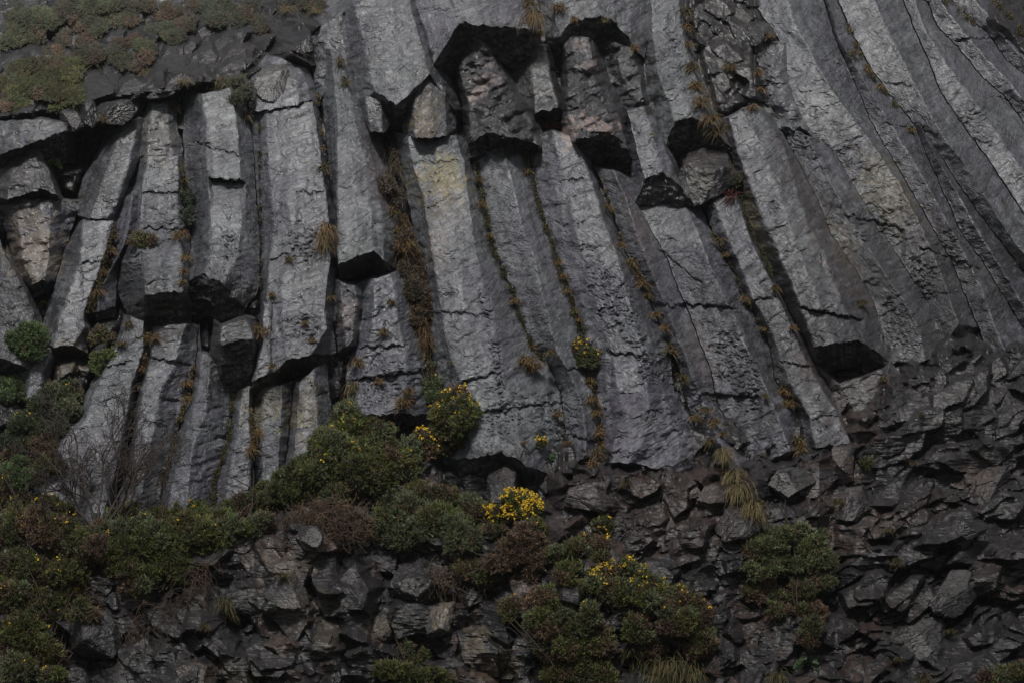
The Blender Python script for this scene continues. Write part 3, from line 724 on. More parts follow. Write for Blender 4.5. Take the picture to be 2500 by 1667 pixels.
blocks(900, (1850, 2620), (830, 1800), (20, 66), 1.9, -22, 1.35, 1.4, keep=low)
blocks(500, (1850, 2600), (860, 1250), (20, 50), 2.8, -22, .9, 1.2, keep=low)
blocks(2600, (-100, 2620), (850, 1800), (9, 22), 1.6, -20, 2.2, 1.8, keep=low)
hill = lambda x, y: y < np.interp(x, BROW[:, 0], BROW[:, 1]) + 25
blocks(1300, (-150, 900), (-150, 330), (12, 44), 1.6, -25, 3.2, 4.2, keep=hill, bias=-.055)
blocks(900, (1270, 1930), (-100, 310), (12, 40), 1.5, 25, 1.5, 1.5)
blocks(260, (0, 380), (230, 420), (16, 46), 1.3, -20, 1.2)
blocks(420, (1300, 2080), (1050, 1210), (13, 34), 1.5, -18, 1.5, 1.5)
blocks(1600, (-700, 3240), (-600, 2330), (45, 150), 1.3, 0, .6, keep=lambda x, y: x < -60 or x > 2560 or y < -40 or y > 1710)
blocks(500, (-60, 2560), (250, 1150), (26, 60), 1.6, 10, .35)
und = fbm(GX / 300, GY / 260, 3, 301) * .9 + fbm(GX / 110, GY / 100, 3, 303) * .30
lowf = np.clip((GY - np.interp(GX, [-100, 600, 1000, 1700, 2000, 2600], [1200, 1240, 1130, 1130, 1150, 900])) / 140, 0, 1)
D = HB * 1.0 + und * (.3 + .7 * lowf)
D += fbm(GX / 26, GY / 18, 4, 311) * .05 + np.clip(fbm(GX / 40, GY / 7, 3, 317), -1, .4) * .04
_a = math.radians(-20); _u = GX * math.cos(_a) + GY * math.sin(_a); _v = -GX * math.sin(_a) + GY * math.cos(_a)
_ph = _v / 37 + fbm(_u / 150, _v / 110, 2, 331) * 1.6 + perlin(_u / 40, _v / 60, 333) * .25
_saw = (_ph % 1.0); _saw = np.where(_saw < .86, _saw / .86, (1 - _saw) / .14)
_reg = np.clip((GX - 1700) / 300, .25, 1) * lowf * np.clip(.5 + fbm(GX / 110, GY / 90, 2, 341) * 1.4, 0, 1)
D += _saw * .30 * _reg
D += lowf * np.clip((GY - 1150) / 500, 0, 1.6) * 1.2
apr = np.clip((GY - np.interp(GX, [-100, 600, 800, 900, 1000], [1215, 1225, 1215, 1235, 1260])) / 60, 0, 1) * np.clip((960 - GX) / 200, 0, 1)
_n = fbm(GX / 50, GY / 50, 3, 351) * 34
apr2 = np.clip((GY + _n - np.interp(GX, [1980, 2180, 2300, 2400, 2620], [1120, 905, 835, 815, 815])) / 60, 0, 1) * np.clip((GX - 2000) / 90, 0, 1)
apr3 = np.clip((GY + _n * .8 - np.interp(GX, [1300, 1400, 1480, 1640, 1760, 1840, 1960], [1160, 1120, 1098, 1112, 1135, 1110, 1075])) / 60, 0, 1) * np.clip((GX - 1335) / 40, 0, 1) * np.clip((2060 - GX) / 60, 0, 1)
ap = np.maximum(np.maximum(apr, apr2), apr3)
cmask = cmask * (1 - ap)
D += apr * .9 + np.maximum(apr2 * .95, apr3 * .95)
D -= cmask * 1.15 * (1 - .2 * lowf)
def pit(cx, cy, rx, ry, dep, an=0):
    global D
    a = math.radians(an); u = (GX - cx) * math.cos(a) + (GY - cy) * math.sin(a); v = -(GX - cx) * math.sin(a) + (GY - cy) * math.cos(a)
    D -= dep * np.clip(1.25 - np.sqrt((u / rx) ** 2 + (v / ry) ** 2), 0, .6) / .6
pit(185, 360, 120, 48, 3.0, -15); pit(100, 715, 40, 34, 2.0); pit(500, 830, 60, 50, .8); pit(1230, 380, 110, 40, 1.6); pit(2060, 900, 110, 30, 1.0, 8); pit(1560, 480, 60, 50, .8)
pit(930, 380, 40, 120, .8, -15); pit(1300,250,190,130,1.0)
V = P(GX, GY, D)
F = grid_faces(*GX.shape)
st = stains(GX, GY)
tan = ((ID > .86) & (HB > 0)) * np.clip(.7 + fbm(GX / 16, GY / 16, 3, 9), 0, 1) * ((GY > 1100) * 1.0 + (GY < 250) * .3)
st[..., 1] = np.maximum(st[..., 1], tan * .8)
st[..., 2] = np.maximum(st[..., 2], ((ID > .965) & (HB > 0)) * (GX < 1400) * (GY > 1250) * .35)
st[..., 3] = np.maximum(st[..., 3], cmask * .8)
st[..., 3] *= 1 - .5 * st[..., 1]
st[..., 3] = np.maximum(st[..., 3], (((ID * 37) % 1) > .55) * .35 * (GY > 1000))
a = math.radians(-24)
uv = np.stack([GX * math.cos(a) + GY * math.sin(a), -GX * math.sin(a) + GY * math.cos(a)], -1) / 60
cl = place("cliff", "cliff", V.reshape(-1, 3), kind="structure", F=F, attrs={"stain_shade": st.reshape(-1, 4)}, uv=uv.reshape(-1, 2), mat=CRAG, smooth=False)
cmt = COLMASK.copy()
splat(GX[inframe], GY[inframe], D[inframe]); COLMASK = cmt

# ---------------------------------------------------------------- ground in front
n = 60
gx2, gy2 = np.meshgrid(np.linspace(-260, 260, n), np.linspace(-200, 47.5, n))
z = fbm(gx2 / 20, gy2 / 20, 3, 401) * .5 - 1.0 + np.clip((gy2 - 20) / 27, 0, 1) ** 2 * 2.2
z = np.where(np.hypot(gx2, gy2) < 8, np.minimum(z, -.1), z)
V = np.stack([gx2, gy2, z], -1)
place("ground", "ground", V.reshape(-1, 3), kind="structure", F=grid_faces(n, n, True), mat=TURF)

# ---------------------------------------------------------------- angular blocks standing on or out of the crag
_ico = None
def ico():
    global _ico
    if _ico is None:
        import bmesh
        bm = bmesh.new(); bmesh.ops.create_icosphere(bm, subdivisions=5, radius=1)
        V = np.array([v.co[:] for v in bm.verts]); F = np.array([[v.index for v in f.verts] for f in bm.faces]); bm.free()
        _ico = (V, F)
    return _ico
def boulder(cx, cy, rx, ry, label, an=0, dz=None, d=None, seed=1, wet=0., planes=13, name="boulder"):
    U, F = ico(); r = np.random.RandomState(seed * 7 + 3)
    rad = np.full(len(U), 1.35)
    for k in range(planes):
        nrm = r.normal(size=3); nrm[2] = nrm[2] * .8 + .25; nrm /= np.linalg.norm(nrm); pk = r.uniform(.72, 1.0)
        dt = U @ nrm
        rad = np.where(dt > .05, np.minimum(rad, pk / np.maximum(dt, .05)), rad)
    a = math.radians(an)
    q = U * rad[:, None]
    q = q * (1 + .06 * fbm(U[:, 0] * 2.2 + seed, U[:, 1] * 2.2 + U[:, 2], 4, 21) - .05 * np.abs(perlin(U[:, 0] * 3.1 + seed, U[:, 1] * 4.3 + U[:, 2] * 2, 22)) - .03 * (fbm(U[:, 0] * 3 + U[:, 2], U[:, 1] * 5 + seed, 3, 23) > .1))[:, None]
    zz = (dz if dz is not None else .75) * min(rx, ry)
    u, v, w = q[:, 0] * rx, q[:, 1] * ry, q[:, 2] * zz
    X = cx + u * math.cos(a) - v * math.sin(a); Y = cy + u * math.sin(a) + v * math.cos(a)
    s = float(base_dist(np.array([cx]), np.array([cy]))[0]) / FPX
    if d is None: d = surf(cx, cy) + zz * s * .15
    D = d + w * s
    V = P(X, Y, D)
    st = stains(X, Y); st[:, 3] = np.maximum(st[:, 3], wet * .6)
    o = place(name, name, V, label, "boulder", F=F, attrs={"stain_shade": st}, uv=np.stack([X, Y + D * 30], -1) / 60, mat=CRAG, smooth=False)
    f = w > 0
    splat(X[f], Y[f], D[f])
    return o
boulder(178,292,27,24,"squarish grey block on the lip of the black cave, left of two other blocks",an=-8,seed=2,planes=9,d=2.2,dz=1.2)
boulder(218,278,24,36,"tall cracked block standing second from left on the lip of the black cave",an=4,seed=3,planes=10,d=2.2,dz=1.2)
boulder(274,272,42,30,"largest dark block overhanging the right end of the black cave",an=-6,seed=4,planes=10,d=2.1,dz=1.2)
boulder(400,214,44,20,"flat topped slab resting over the recess left of the tall three sided column",an=-12,seed=5,planes=9,d=1.6)
boulder(236,212,36,34,"rounded weathered boulder on the misty slope beside the green bush",seed=6,planes=18)
boulder(664,196,34,40,"upright leaning block on the slope above the widest column",an=12,seed=47,planes=11,dz=.5)
boulder(720,95,46,36,"large smooth slab on the misty slope at the top, left of centre",an=20,seed=8,planes=16,dz=.5)
boulder(430,148,30,22,"small sharp boulder on the misty slope under a brown grass patch",an=-20,seed=9,planes=9)
boulder(1725,428,74,70,"dark round block with a pale polished scar beneath the ragged black column end",seed=10,planes=16,wet=1.2,d=.9,dz=.8)
boulder(1010,1425,62,62,"large dark angular boulder below the middle gorse thicket",an=38,seed=11,planes=9,wet=.6,dz=.9)
boulder(925,1535,36,36,"round tan weathered boulder in the lower crag",seed=12,planes=14,wet=.0,dz=.6)
boulder(755,1310,28,26,"mossy black block poking up under the dry brown thicket",an=30,seed=13,planes=9,wet=.7)
boulder(235,1555,60,46,"grey faceted boulder in the dark lower left crag",an=-20,seed=14,planes=9,wet=.2)
boulder(1075,1510,26,52,"tall tan scarred block right of the round tan boulder",an=14,seed=15,planes=9,wet=0)
boulder(1225,1190,44,40,"brown wedge of rock just above the bright yellow gorse",an=10,seed=16,planes=9,wet=.3)
boulder(1430,1210,58,34,"dark humped block in the broken band under the wedge shaped column foot",an=12,seed=17,planes=10,wet=.4)
boulder(1735,1215,34,30,"square brown block left of the drooping grass tussocks",seed=18,planes=9,wet=.1)
boulder(1925,1180,50,30,"pale topped brown block right of the drooping grass tussocks",an=-8,seed=19,planes=10,wet=.1)
boulder(1795,1285,52,40,"blocky dark rock between the grass tussocks and the round gorse bush",an=-10,seed=20,planes=10,wet=.3)
boulder(2365,1290,40,26,"pale grey ledge block standing out in the dark right hand crag",an=-12,seed=21,planes=9)
boulder(2240,1560,70,46,"big grey faceted block near the lower right corner",an=-20,seed=22,planes=10,wet=.2)
boulder(2410,1180,56,40,"reddish brown smooth block near the right edge",an=-28,seed=23,planes=12)
boulder(2065,1115,26,34,"dark brown square end block under the flat faced column",an=-16,seed=24,planes=8,wet=.4)
boulder(2090,1240,50,40,"dark pointed block right of the round gorse bush top",an=-30,seed=25,planes=9)
boulder(2330,1450,56,44,"ribbed dark rock hump low in the right hand crag",an=-20,seed=26,planes=12,wet=.4)
boulder(585,1470,52,34,"pale topped angular block in the middle of the lower left crag",an=-10,seed=27,planes=9)
boulder(700,1440,48,38,"brownish angular block in the lower crag beneath the hanging roots",an=20,seed=28,planes=9)
# ---------------------------------------------------------------- plants. Built in wall pixels (x right, y down, z towards the air) and put in the world at real distance
GRN = [(.050,.064,.012), (.070,.086,.018), (.092,.106,.026), (.060,.058,.014)]
GRY = [(.066,.082,.036), (.086,.102,.048)]
BRN = [(.085,.055,.032), (.110,.072,.045), (.070,.045,.028)]
STRAW = [(.19,.115,.045), (.23,.15,.065), (.15,.08,.032), (.11,.095,.035)]
IVY = [(.050,.085,.025), (.070,.110,.035), (.035,.060,.018)]
MOSS = [(.060,.070,.015), (.085,.09,.02), (.08,.05,.022), (.05,.035,.02)]

def to_world(p, cx, cy, d0):
    s = float(base_dist(np.array([cx]), np.array([cy]))[0]) / FPX
    return P(p[:, 0], p[:, 1], d0 + p[:, 2] * s)

def unit(v): return v / np.maximum(np.linalg.norm(v, axis=-1, keepdims=True), 1e-6)

def blades(base, dirs, L, W, r, bend=0.0):
    """triangles: base point, direction, length, width -> verts, faces"""
    n = len(base)
    side = unit(np.cross(dirs, r.normal(size=(n, 3)))) * (W / 2)[:, None]
    mid = base + dirs * (L * .55)[:, None]
    tip = base + dirs * L[:, None] + np.stack([np.zeros(n), bend * L, np.zeros(n)], 1)
    V = np.stack([base - side * .6, base + side * .6, mid + side, tip, mid - side], 1).reshape(-1, 3)
    i = np.arange(n)[:, None] * 5
    F = np.concatenate([i + np.array([[0, 1, 2]]), i + np.array([[0, 2, 4]]), i + np.array([[4, 2, 3]])], 0)
    return V, F

def tube(path, rad, k=5):
    path = np.asarray(path, float); n = len(path)
    t = np.gradient(path, axis=0); t = unit(t)
    up = np.array([.3, .2, 1.0]); a = unit(np.cross(t, up)); b = unit(np.cross(t, a))
    th = np.arange(k) / k * 6.283
    V = path[:, None] + (a[:, None] * np.cos(th)[None, :, None] + b[:, None] * np.sin(th)[None, :, None]) * np.asarray(rad)[:, None, None]
    i = np.arange(n * k).reshape(n, k); j = np.roll(i, -1, 1)
    F = np.stack([i[:-1], j[:-1], j[1:], i[1:]], -1).reshape(-1, 4)
    return V.reshape(-1, 3), F

def merge(parts):
    V, F, o = [], [], 0
    for v, f in parts:
        V.append(v); F.append(f + o); o += len(v)
    return np.concatenate(V), np.concatenate(F)

def branch_net(r, x0, y0, x1, y1, rad, depth=3, spread=.6):
    out = []
    def rec(p, dr, L, w, lev):
        n = 6; pts = [p]
        d = dr
        for _ in range(n):
            d = unit(d + r.normal(size=3) * .17); pts.append(pts[-1] + d * L / n)
        out.append(tube(pts, np.linspace(w, w * .55, n + 1), 4))
        if lev > 0:
            for _ in range(r.randint(2, 4)):
                k = r.randint(2, n + 1)
                nd_ = unit(d + np.array([r.normal() * spread, r.normal() * spread * .6, r.normal() * spread * .7]))
                rec(pts[k], nd_, L * r.uniform(.5, .8), w * .55, lev - 1)
    dr = np.array([x1 - x0, y1 - y0, 0.0]); L = np.linalg.norm(dr)
    rec(np.array([x0, y0, 0.0]), unit(dr + 0.0), L, rad, depth)
    return merge(out)

SEED = [100]
def bush(label, lobes, pal, brown=.25, depth=.7, flowers=0, ftop=.5, size=9.0, dens=1.0, cat="gorse bush", name="gorse_bush", d=None, stem=True, bl=11, group=None, fc=None, grey=.25, open_=0.0):
    """lobes: list of (x, y, rx, ry)"""
    SEED[0] += 1; r = np.random.RandomState(SEED[0])
    lob = np.array(lobes, float)
    cx, cy = lob[:, 0].mean(), lob[:, 1].mean(); ymax = (lob[:, 1] + lob[:, 3]).max()
    def ls(x, y, rx, ry):
        return np.percentile([surf(x + a * rx, y + b * ry) for a in (-.6, 0, .6) for b in (-.6, 0, .6)], 70)
    lz = np.array([ls(*q) for q in lob])
    if d is None: d = np.median(lz) + .05
    lz = np.clip(lz - d, -1.2, 1.6) + .05
    s = float(base_dist(np.array([cx]), np.array([cy]))[0]) / FPX
    Vb, Db, Cc, tips, tipn, core = [], [], [], [], [], []
    for (x, y, rx, ry), z0 in zip(lob, lz):
        z0 = z0 / s
        m = max(5, int(rx * ry / 210))
        for _ in range(m):
            a = r.rand() * 6.283; q = r.rand() ** .55
            ex, ey = x + math.cos(a) * q * rx * .82, y + math.sin(a) * q * ry * .82
            R = min(rx, ry) * r.uniform(.2, .5) + 6
            ez = depth * min(rx, ry) * (1 - q * q) * r.uniform(.3, 1.0) - R * .1 + z0
            brn = r.rand() < .75 * brown * (1.5 if ey > y + ry * .2 else .6)
            gry = r.rand() < grey
            base = np.array((BRN if brn else (GRY if gry else pal))[r.randint(len(BRN if brn else (GRY if gry else pal)))]) * r.uniform(.8, 1.5)
            nc = int(R * R * .50 * dens * (1 - open_ * .4))
            u = unit(r.normal(size=(nc, 3))); u = u[u[:, 2] > -.35]; nc = len(u)
            rr = R * (1 + r.normal(size=nc) * .10 + fbm(u[:, 0] * 2.2 + ex, u[:, 1] * 2.2, 3, 5) * .5)
            c = np.array([ex, ey, ez]) + u * rr[:, None] * np.array([1.1, .92, .95])
            Vb.append(c); Db.append(u)
            cc = base * (r.uniform(.7, 1.35, (nc, 1)))
            dead = r.rand(nc) < .12 + .25 * brown
            cc[dead] = np.array(BRN[0]) * r.uniform(.6, 1.4, (dead.sum(), 1))
            Cc.append(cc)
            core.append((ex, ey, ez, R * .80))
    c = np.concatenate(Vb); u = np.concatenate(Db); cc = np.concatenate(Cc)
    n = len(c)
    base = np.repeat(c, bl, 0); uu = np.repeat(u, bl, 0)
    dirs = unit(uu * 1.1 + r.normal(size=base.shape) * .6 + np.array([0, -.5, .15]))
    L = r.uniform(.4, 1.1, len(base)) * size * .85 * np.where(r.rand(len(base)) < .10, r.uniform(1.6, 2.8, len(base)), 1.0); Wd = r.uniform(.18, .30, len(base)) * size * .75
    base = base + r.normal(size=base.shape) * size * .25 - dirs * (L * .35)[:, None]
    V, F = blades(base, dirs, L, Wd, r)
    col = np.repeat(np.repeat(cc, bl, 0) * r.uniform(.75, 1.25, (len(base), 1)), 5, 0)
    tint = np.concatenate([col, np.ones((len(col), 1))], 1)
    # dead twiggy mass inside
    kk = 0
    U = unit(np.array([[i, j, k] for i in (-1, 0, 1) for j in (-1, 0, 1) for k in (-1, 0, 1) if (i, j, k) != (0, 0, 0)], float))
    cb, cd = [], []
    for (ex, ey, ez, R) in core:
        m = int(20 + R * R * .10)
        p = np.array([ex, ey, ez]) + unit(r.normal(size=(m, 3))) * (R * r.rand(m, 1) ** .33)
        cb.append(p); cd.append(unit(r.normal(size=(m, 3))))
    cb = np.concatenate(cb); cd = np.concatenate(cd)
    V2, F2 = blades(cb - cd * size * .5, cd, np.full(len(cb), size * 1.6), np.full(len(cb), size * .55), r)
    col2 = np.repeat(np.array(BRN[2]) * .6 * r.uniform(.6, 1.3, (len(cb), 1)), 5, 0)
    tint = np.concatenate([tint, np.concatenate([col2, np.ones((len(col2), 1))], 1)])
    F = np.concatenate([F, F2 + len(V)]); V = np.concatenate([V, V2])
    bp = P(np.array([cx]), np.array([ymax]), np.array([d]))[0]
    root = empty(name, bp, label, cat, group)
    place("crown", "crown", to_world(V, cx, cy, d), parent=root, F=F, attrs={"tint": tint}, smooth=False, mat=LEAF)
    if stem:
        parts = []
        for _ in range(3 + len(lob)):
            l = lob[r.randint(len(lob))]
            parts.append(branch_net(r, cx + r.normal() * 14, ymax - 6, l[0] + r.normal() * l[2] * .4, l[1] + r.normal() * l[3] * .3, max(2.2, size * .3), 1))
        Vt, Ft = merge(parts)
        tt = np.tile(np.array([.055, .040, .028, 1.0]), (len(Vt), 1))
        place("trunk", "trunk", to_world(Vt + np.array([0, 0, -4]), cx, cy, d), parent=root, F=Ft, attrs={"tint": tt}, mat=BARK)
    if flowers:
        y0, y1 = (lob[:, 1] - lob[:, 3]).min(), ymax
        w = np.clip(1.0 - (c[:, 1] - y0) / ((y1 - y0) * ftop + 1e-6), 0, 1) * (u[:, 2] > -.1) * np.clip(.3 - u[:, 1], .05, 1)
        if fc is not None: w = w * (np.hypot((c[:, 0] - fc[0]) / fc[2], (c[:, 1] - fc[1]) / fc[3]) < 1)
        w = w * (fbm(c[:, 0] / 18, c[:, 1] / 18, 2, 6) > -.1)
        if w.sum() > 0:
            # a spray of blossom, then its neighbours
            k = r.choice(n, size=min(flowers, int((w > 0).sum())), replace=False, p=w / w.sum())
            fp = c[k] + u[k] * size * .55 + np.array([0, -size * .2, 1.5])
            fp = np.repeat(fp, 3, 0) + r.normal(size=(len(fp) * 3, 3)) * size * .28
            m = len(fp)
            fd = unit(r.normal(size=(m * 3, 3)) + np.array([0, -.3, .8]))
            V3, F3 = blades(np.repeat(fp, 3, 0), fd, np.full(m * 3, 3.3), np.full(m * 3, 2.9), r)
            place("blossom", "blossom", to_world(V3, cx, cy, d), parent=root, F=F3, smooth=False, mat=PETAL)
    return root

def tuft(x, y, h, w, label, n=None, pal=STRAW, droop=1.0, lean=0.0, group=None, cat="grass tuft", name="grass_tuft", d=None):
    SEED[0] += 1; r = np.random.RandomState(SEED[0])
    n = n or int(26 + w * 2.6)
    d = surf(x, y) + .03 if d is None else d
    b = np.stack([x + r.normal(size=n) * w * .24, y + r.normal(size=n) * h * .13, r.rand(n) * w * .3], 1)
    a0 = r.normal(size=n) * .75 + lean
    out = np.stack([np.sin(a0), -np.abs(np.cos(a0)), r.uniform(.2, 1.0, n)], 1); out = unit(out)
    L = h * r.uniform(.5, 1.1, n)
    k = 5
    pts = [b]; dr = out.copy()
    for q in range(k):
        dr = unit(dr + np.array([0, .42 * droop, 0]) * r.uniform(.7, 1.3, (n, 1)))
        pts.append(pts[-1] + dr * (L / k)[:, None])
    pts = np.stack(pts, 1)
    side = unit(np.cross(out, r.normal(size=(n, 3)))); wd = np.array([1, 1, .9, .7, .45, .08]) * .95
    A = pts - side[:, None] * wd[None, :, None]; Bq = pts + side[:, None] * wd[None, :, None]
    V = np.stack([A, Bq], 2).reshape(n, -1, 3)
    i = (np.arange(n) * 2 * (k + 1))[:, None, None] + (np.arange(k) * 2)[None, :, None] + np.array([0, 1, 3, 2])[None, None]
    F = i.reshape(-1, 4)
    cc = np.array([pal[q] for q in r.randint(len(pal), size=n)]) * r.uniform(.6, 1.2, (n, 1))
    cc = np.repeat(cc[:, None], (k + 1) * 2, 1) * np.repeat(np.linspace(.75, 1.2, k + 1), 2)[None, :, None]
    t = np.concatenate([cc.reshape(-1, 3), np.ones((n * (k + 1) * 2, 1))], 1)
    return place(name, name, to_world(V.reshape(-1, 3), x, y, d), label, cat, group, F=F, attrs={"tint": t}, smooth=False, mat=LEAF)

def cushion(pts, rad, label, pal=MOSS, name="moss", cat="moss", kind="stuff", size=4.0, gaps=.35, dens=1.0, spread=1.0):
    """low growth following a crevice"""
    SEED[0] += 1; r = np.random.RandomState(SEED[0])
    p = parse(pts); L = np.hypot(np.diff(p[:, 0]), np.diff(p[:, 1])).sum(); n = int(L * 2.2 * dens)
    t = r.rand(n); s = np.concatenate([[0], np.cumsum(np.hypot(np.diff(p[:, 0]), np.diff(p[:, 1])))]) / L
    x = np.interp(t, s, p[:, 0]); y = np.interp(t, s, p[:, 1])
    keep = fbm(t * L / 22, t * 0 + SEED[0], 2, 12) > gaps - .38; x, y, t = x[keep], y[keep], t[keep]
    wv = (.5 + .7 * np.clip(fbm(t * L / 30 + 50, t * 0, 2, 13) + .3, 0, 1)) * rad
    c = np.stack([x + r.normal(size=len(x)) * wv * .5 * spread, y + r.normal(size=len(x)) * 3, r.rand(len(x)) * wv * .6], 1)
    dd = np.array([surf(a, b) for a, b in zip(c[:, 0], c[:, 1])])
    bl = 7
    base = np.repeat(c, bl, 0); dirs = unit(r.normal(size=base.shape) + np.array([0, -.2, .8]))
    V, F = blades(base, dirs, r.uniform(.6, 1.3, len(base)) * size, r.uniform(.3, .55, len(base)) * size, r)
    cc = np.array([pal[q] for q in r.randint(len(pal), size=len(c))]) * r.uniform(.5, 1.3, (len(c), 1))
    col_ = np.repeat(np.repeat(cc, bl, 0), 5, 0)
    D5 = np.repeat(np.repeat(dd, bl), 5)
    sc = float(base_dist(p[:1, 0], p[:1, 1])[0]) / FPX
    W = P(V[:, 0], V[:, 1], D5 + V[:, 2] * sc)
    return place(name, name, W, label, cat, None, kind, F=F, attrs={"tint": np.concatenate([col_, np.ones((len(col_), 1))], 1)}, smooth=False, mat=LEAF)

# --- gorse on the ledges
bush("tall conical gorse bush, the biggest of the middle thicket, against the foot of the columns",
     [(855,1025,48,38),(900,1075,60,45),(820,1090,66,45),(760,1140,72,48),(880,1150,90,55),(960,1120,60,45),(700,1190,66,40),(800,1200,90,36)],GRN,.16,.9,30,.6)
bush("round gorse with yellow blossom at the left foot of the yellow lichen column",
     [(1120,978,44,30),(1135,1015,38,34),(1095,1020,46,40),(1110,1055,30,26)],GRN,.25,.9,55,.75)
bush("slim upright green juniper rising left of the blossoming round gorse",[(1052,905,12,26),(1050,945,22,28),(1066,975,20,20)],[(.05,.075,.035),(.06,.085,.03)],.05,.6,3,.6,cat="juniper",name="juniper_bush",size=8)
bush("small gorse with orange blossom sitting below the blossoming round gorse",[(1045,1080,42,30),(1080,1088,30,22),(1020,1105,30,18)],GRN,.3,.8,70,.9)
bush("sprawling grey green gorse in the middle of the thicket",
     [(985,1225,64,40),(940,1275,50,38),(1050,1215,60,40),(1080,1280,80,45),(1000,1300,70,40),(1140,1250,50,40),(1130,1320,60,34)],GRY+GRN,.18,.8,0,grey=.5)
bush("bright yellow gorse bush in full bloom below the wedge shaped column foot",
     [(1250,1218,40,24),(1285,1240,36,26),(1235,1250,46,26),(1195,1252,22,18)],GRN,.08,.8,420,1.6)
bush("dark green gorse skirt directly under the bright yellow bush",[(1300,1285,46,22),(1210,1290,36,20)],IVY[:1]+GRN,.2,.6,4,.6)
bush("dead brown gorse bush right of the grey green gorse",[(1270,1320,54,36),(1310,1350,44,34),(1235,1360,50,34),(1290,1390,40,26)],BRN,.9,.9,0,grey=0)
bush("low dark gorse under the dead brown bush",[(1150,1390,54,28),(1210,1400,50,26)],GRN,.5,.5,0)
bush("small upright gorse with rusty tips above the thicket on the broken rock",[(1470,1280,22,18),(1450,1310,34,22),(1475,1340,28,30)],GRN,.55,.7,14,.9)
bush("dark gorse between the dead brown bush and the low blossoming gorse",[(1370,1350,34,34),(1415,1345,40,30),(1390,1395,40,26)],GRN,.3,.7,0)
bush("wide gorse with a dusting of yellow blossom on top, lower middle",
     [(1470,1395,44,24),(1530,1395,50,28),(1590,1415,40,32),(1500,1440,70,34),(1570,1465,60,34),(1440,1430,34,26)],GRY+GRN,.28,.8,95,.55)
bush("brownish gorse hanging right of the wide dusted gorse, a few blossoms at its top",[(1660,1465,52,28),(1700,1500,50,34),(1650,1520,56,34),(1700,1560,54,34)],GRN,.5,.8,14,.4)
bush("dark gorse mass at the bottom centre",[(1330,1465,54,30),(1270,1490,48,28),(1350,1520,72,36),(1420,1500,50,38),(1380,1580,76,40),(1450,1560,54,44),(1400,1640,74,36),(1480,1640,40,36)],GRN,.42,.7,6,.25)
bush("straggling dark gorse between the bottom centre mass and the hanging gorse",[(1560,1530,56,34),(1590,1580,50,30)],GRN,.55,.6,0)
bush("round green gorse bush on the dark rock at right",[(1930,1300,56,26),(1985,1320,44,30),(1880,1335,60,34),(1950,1360,76,36),(1860,1390,44,26),(2005,1370,32,30)],[(.06,.075,.025),(.075,.09,.032)],.14,1.0,0,grey=.35)
bush("shaded gorse spilling down below the round green bush",[(2010,1420,34,30),(1960,1440,54,34),(1975,1480,48,30),(1990,1540,26,40),(1860,1455,54,30),(1900,1490,40,20)],[(.05,.06,.018),(.06,.07,.025)],.45,.8,0)
bush("low green gorse at the bottom edge, left of centre",[(1010,1600,46,26),(960,1640,60,30),(1050,1645,50,26)],GRN,.4,.8,0)
bush("gorse at the bottom right corner",[(2480,1640,50,30),(2420,1655,40,20)],GRN,.4,.7,0)
bush("broad green gorse hedge left of the thicket, above the hanging roots",
     [(330,1255,70,28),(430,1255,76,30),(270,1290,54,34),(380,1305,90,44),(480,1300,70,40),(300,1350,60,50),(400,1370,74,44),(340,1410,54,34),(520,1270,50,30)],GRN,.08,.8,20,.5,grey=.25)
bush("green gorse joining the broad hedge to the tall conical bush",[(590,1235,50,28),(640,1215,54,30),(560,1290,54,30),(620,1280,44,28)],GRN,.2,.8,0,grey=.45)
bush("loose open gorse with dark limbs and scattered orange blossom, lower left",
     [(60,1225,70,34),(20,1290,50,50),(100,1290,58,44),(170,1310,54,48),(225,1330,46,50),(60,1380,70,54),(150,1395,66,48),(20,1190,44,30),(130,1240,50,26)],GRN,.42,.8,60,1.0,dens=.7,grey=.3)
bush("brown and green gorse filling the bottom left corner",[(40,1450,60,44),(110,1480,56,44),(40,1550,64,50),(100,1590,56,46),(30,1640,60,44),(120,1650,50,30),(160,1440,50,34),(200,1500,36,30)],GRN,.45,.8,34,1.0)
bush("dense dark green gorse hugging the rock at the left edge, mid height",
     [(150,955,56,26),(95,985,66,34),(170,995,50,30),(60,1030,64,34),(130,1040,60,34),(30,1075,50,30)],[(.035,.05,.022),(.045,.062,.028)],.05,.8,5,.8,grey=.3)
bush("dim gorse with brown tips under the dense left edge bush",[(100,1095,54,30),(40,1120,50,34),(120,1130,34,30)],GRN,.45,.6,0)
bush("glossy ivy mound at the left edge, highest of the three ivy mounds",[(75,800,40,30),(55,830,44,34),(95,830,30,30),(70,855,36,22)],IVY,0,.7,0,cat="ivy",name="ivy_mound",size=8,stem=False,grey=0)
bush("ivy mound at the left edge just above the dense dark gorse",[(25,935,40,20),(45,955,24,18),(15,965,26,22)],IVY,0,.7,0,cat="ivy",name="ivy_mound",size=8,stem=False,grey=0)
bush("ivy mound left of the bare twiggy shrub, lowest of the three",[(45,1140,40,24),(55,1170,36,26),(20,1165,26,26),(60,1200,26,14)],IVY,0,.7,0,cat="ivy",name="ivy_mound",size=8,stem=False,grey=0)
bush("small bright green leafy clump right of the dark left edge gorse",[(250,875,22,16),(238,898,16,14),(262,862,14,10)],[(.07,.10,.02),(.09,.12,.03)],0,.6,0,cat="shrub",name="leafy_shrub",size=7,stem=False,grey=0)
bush("dark tangled shrub on the ledge under the curved column",[(255,815,36,16),(235,825,22,12)],GRN,.5,.5,0,cat="shrub",name="tangled_shrub",size=8)
bush("dark bare heather growing high in the vegetated gully",[(945,455,30,18),(965,478,26,20)],[(.03,.025,.018)],.9,.5,0,cat="heather",name="heather_bush",grey=0,size=8,stem=False)
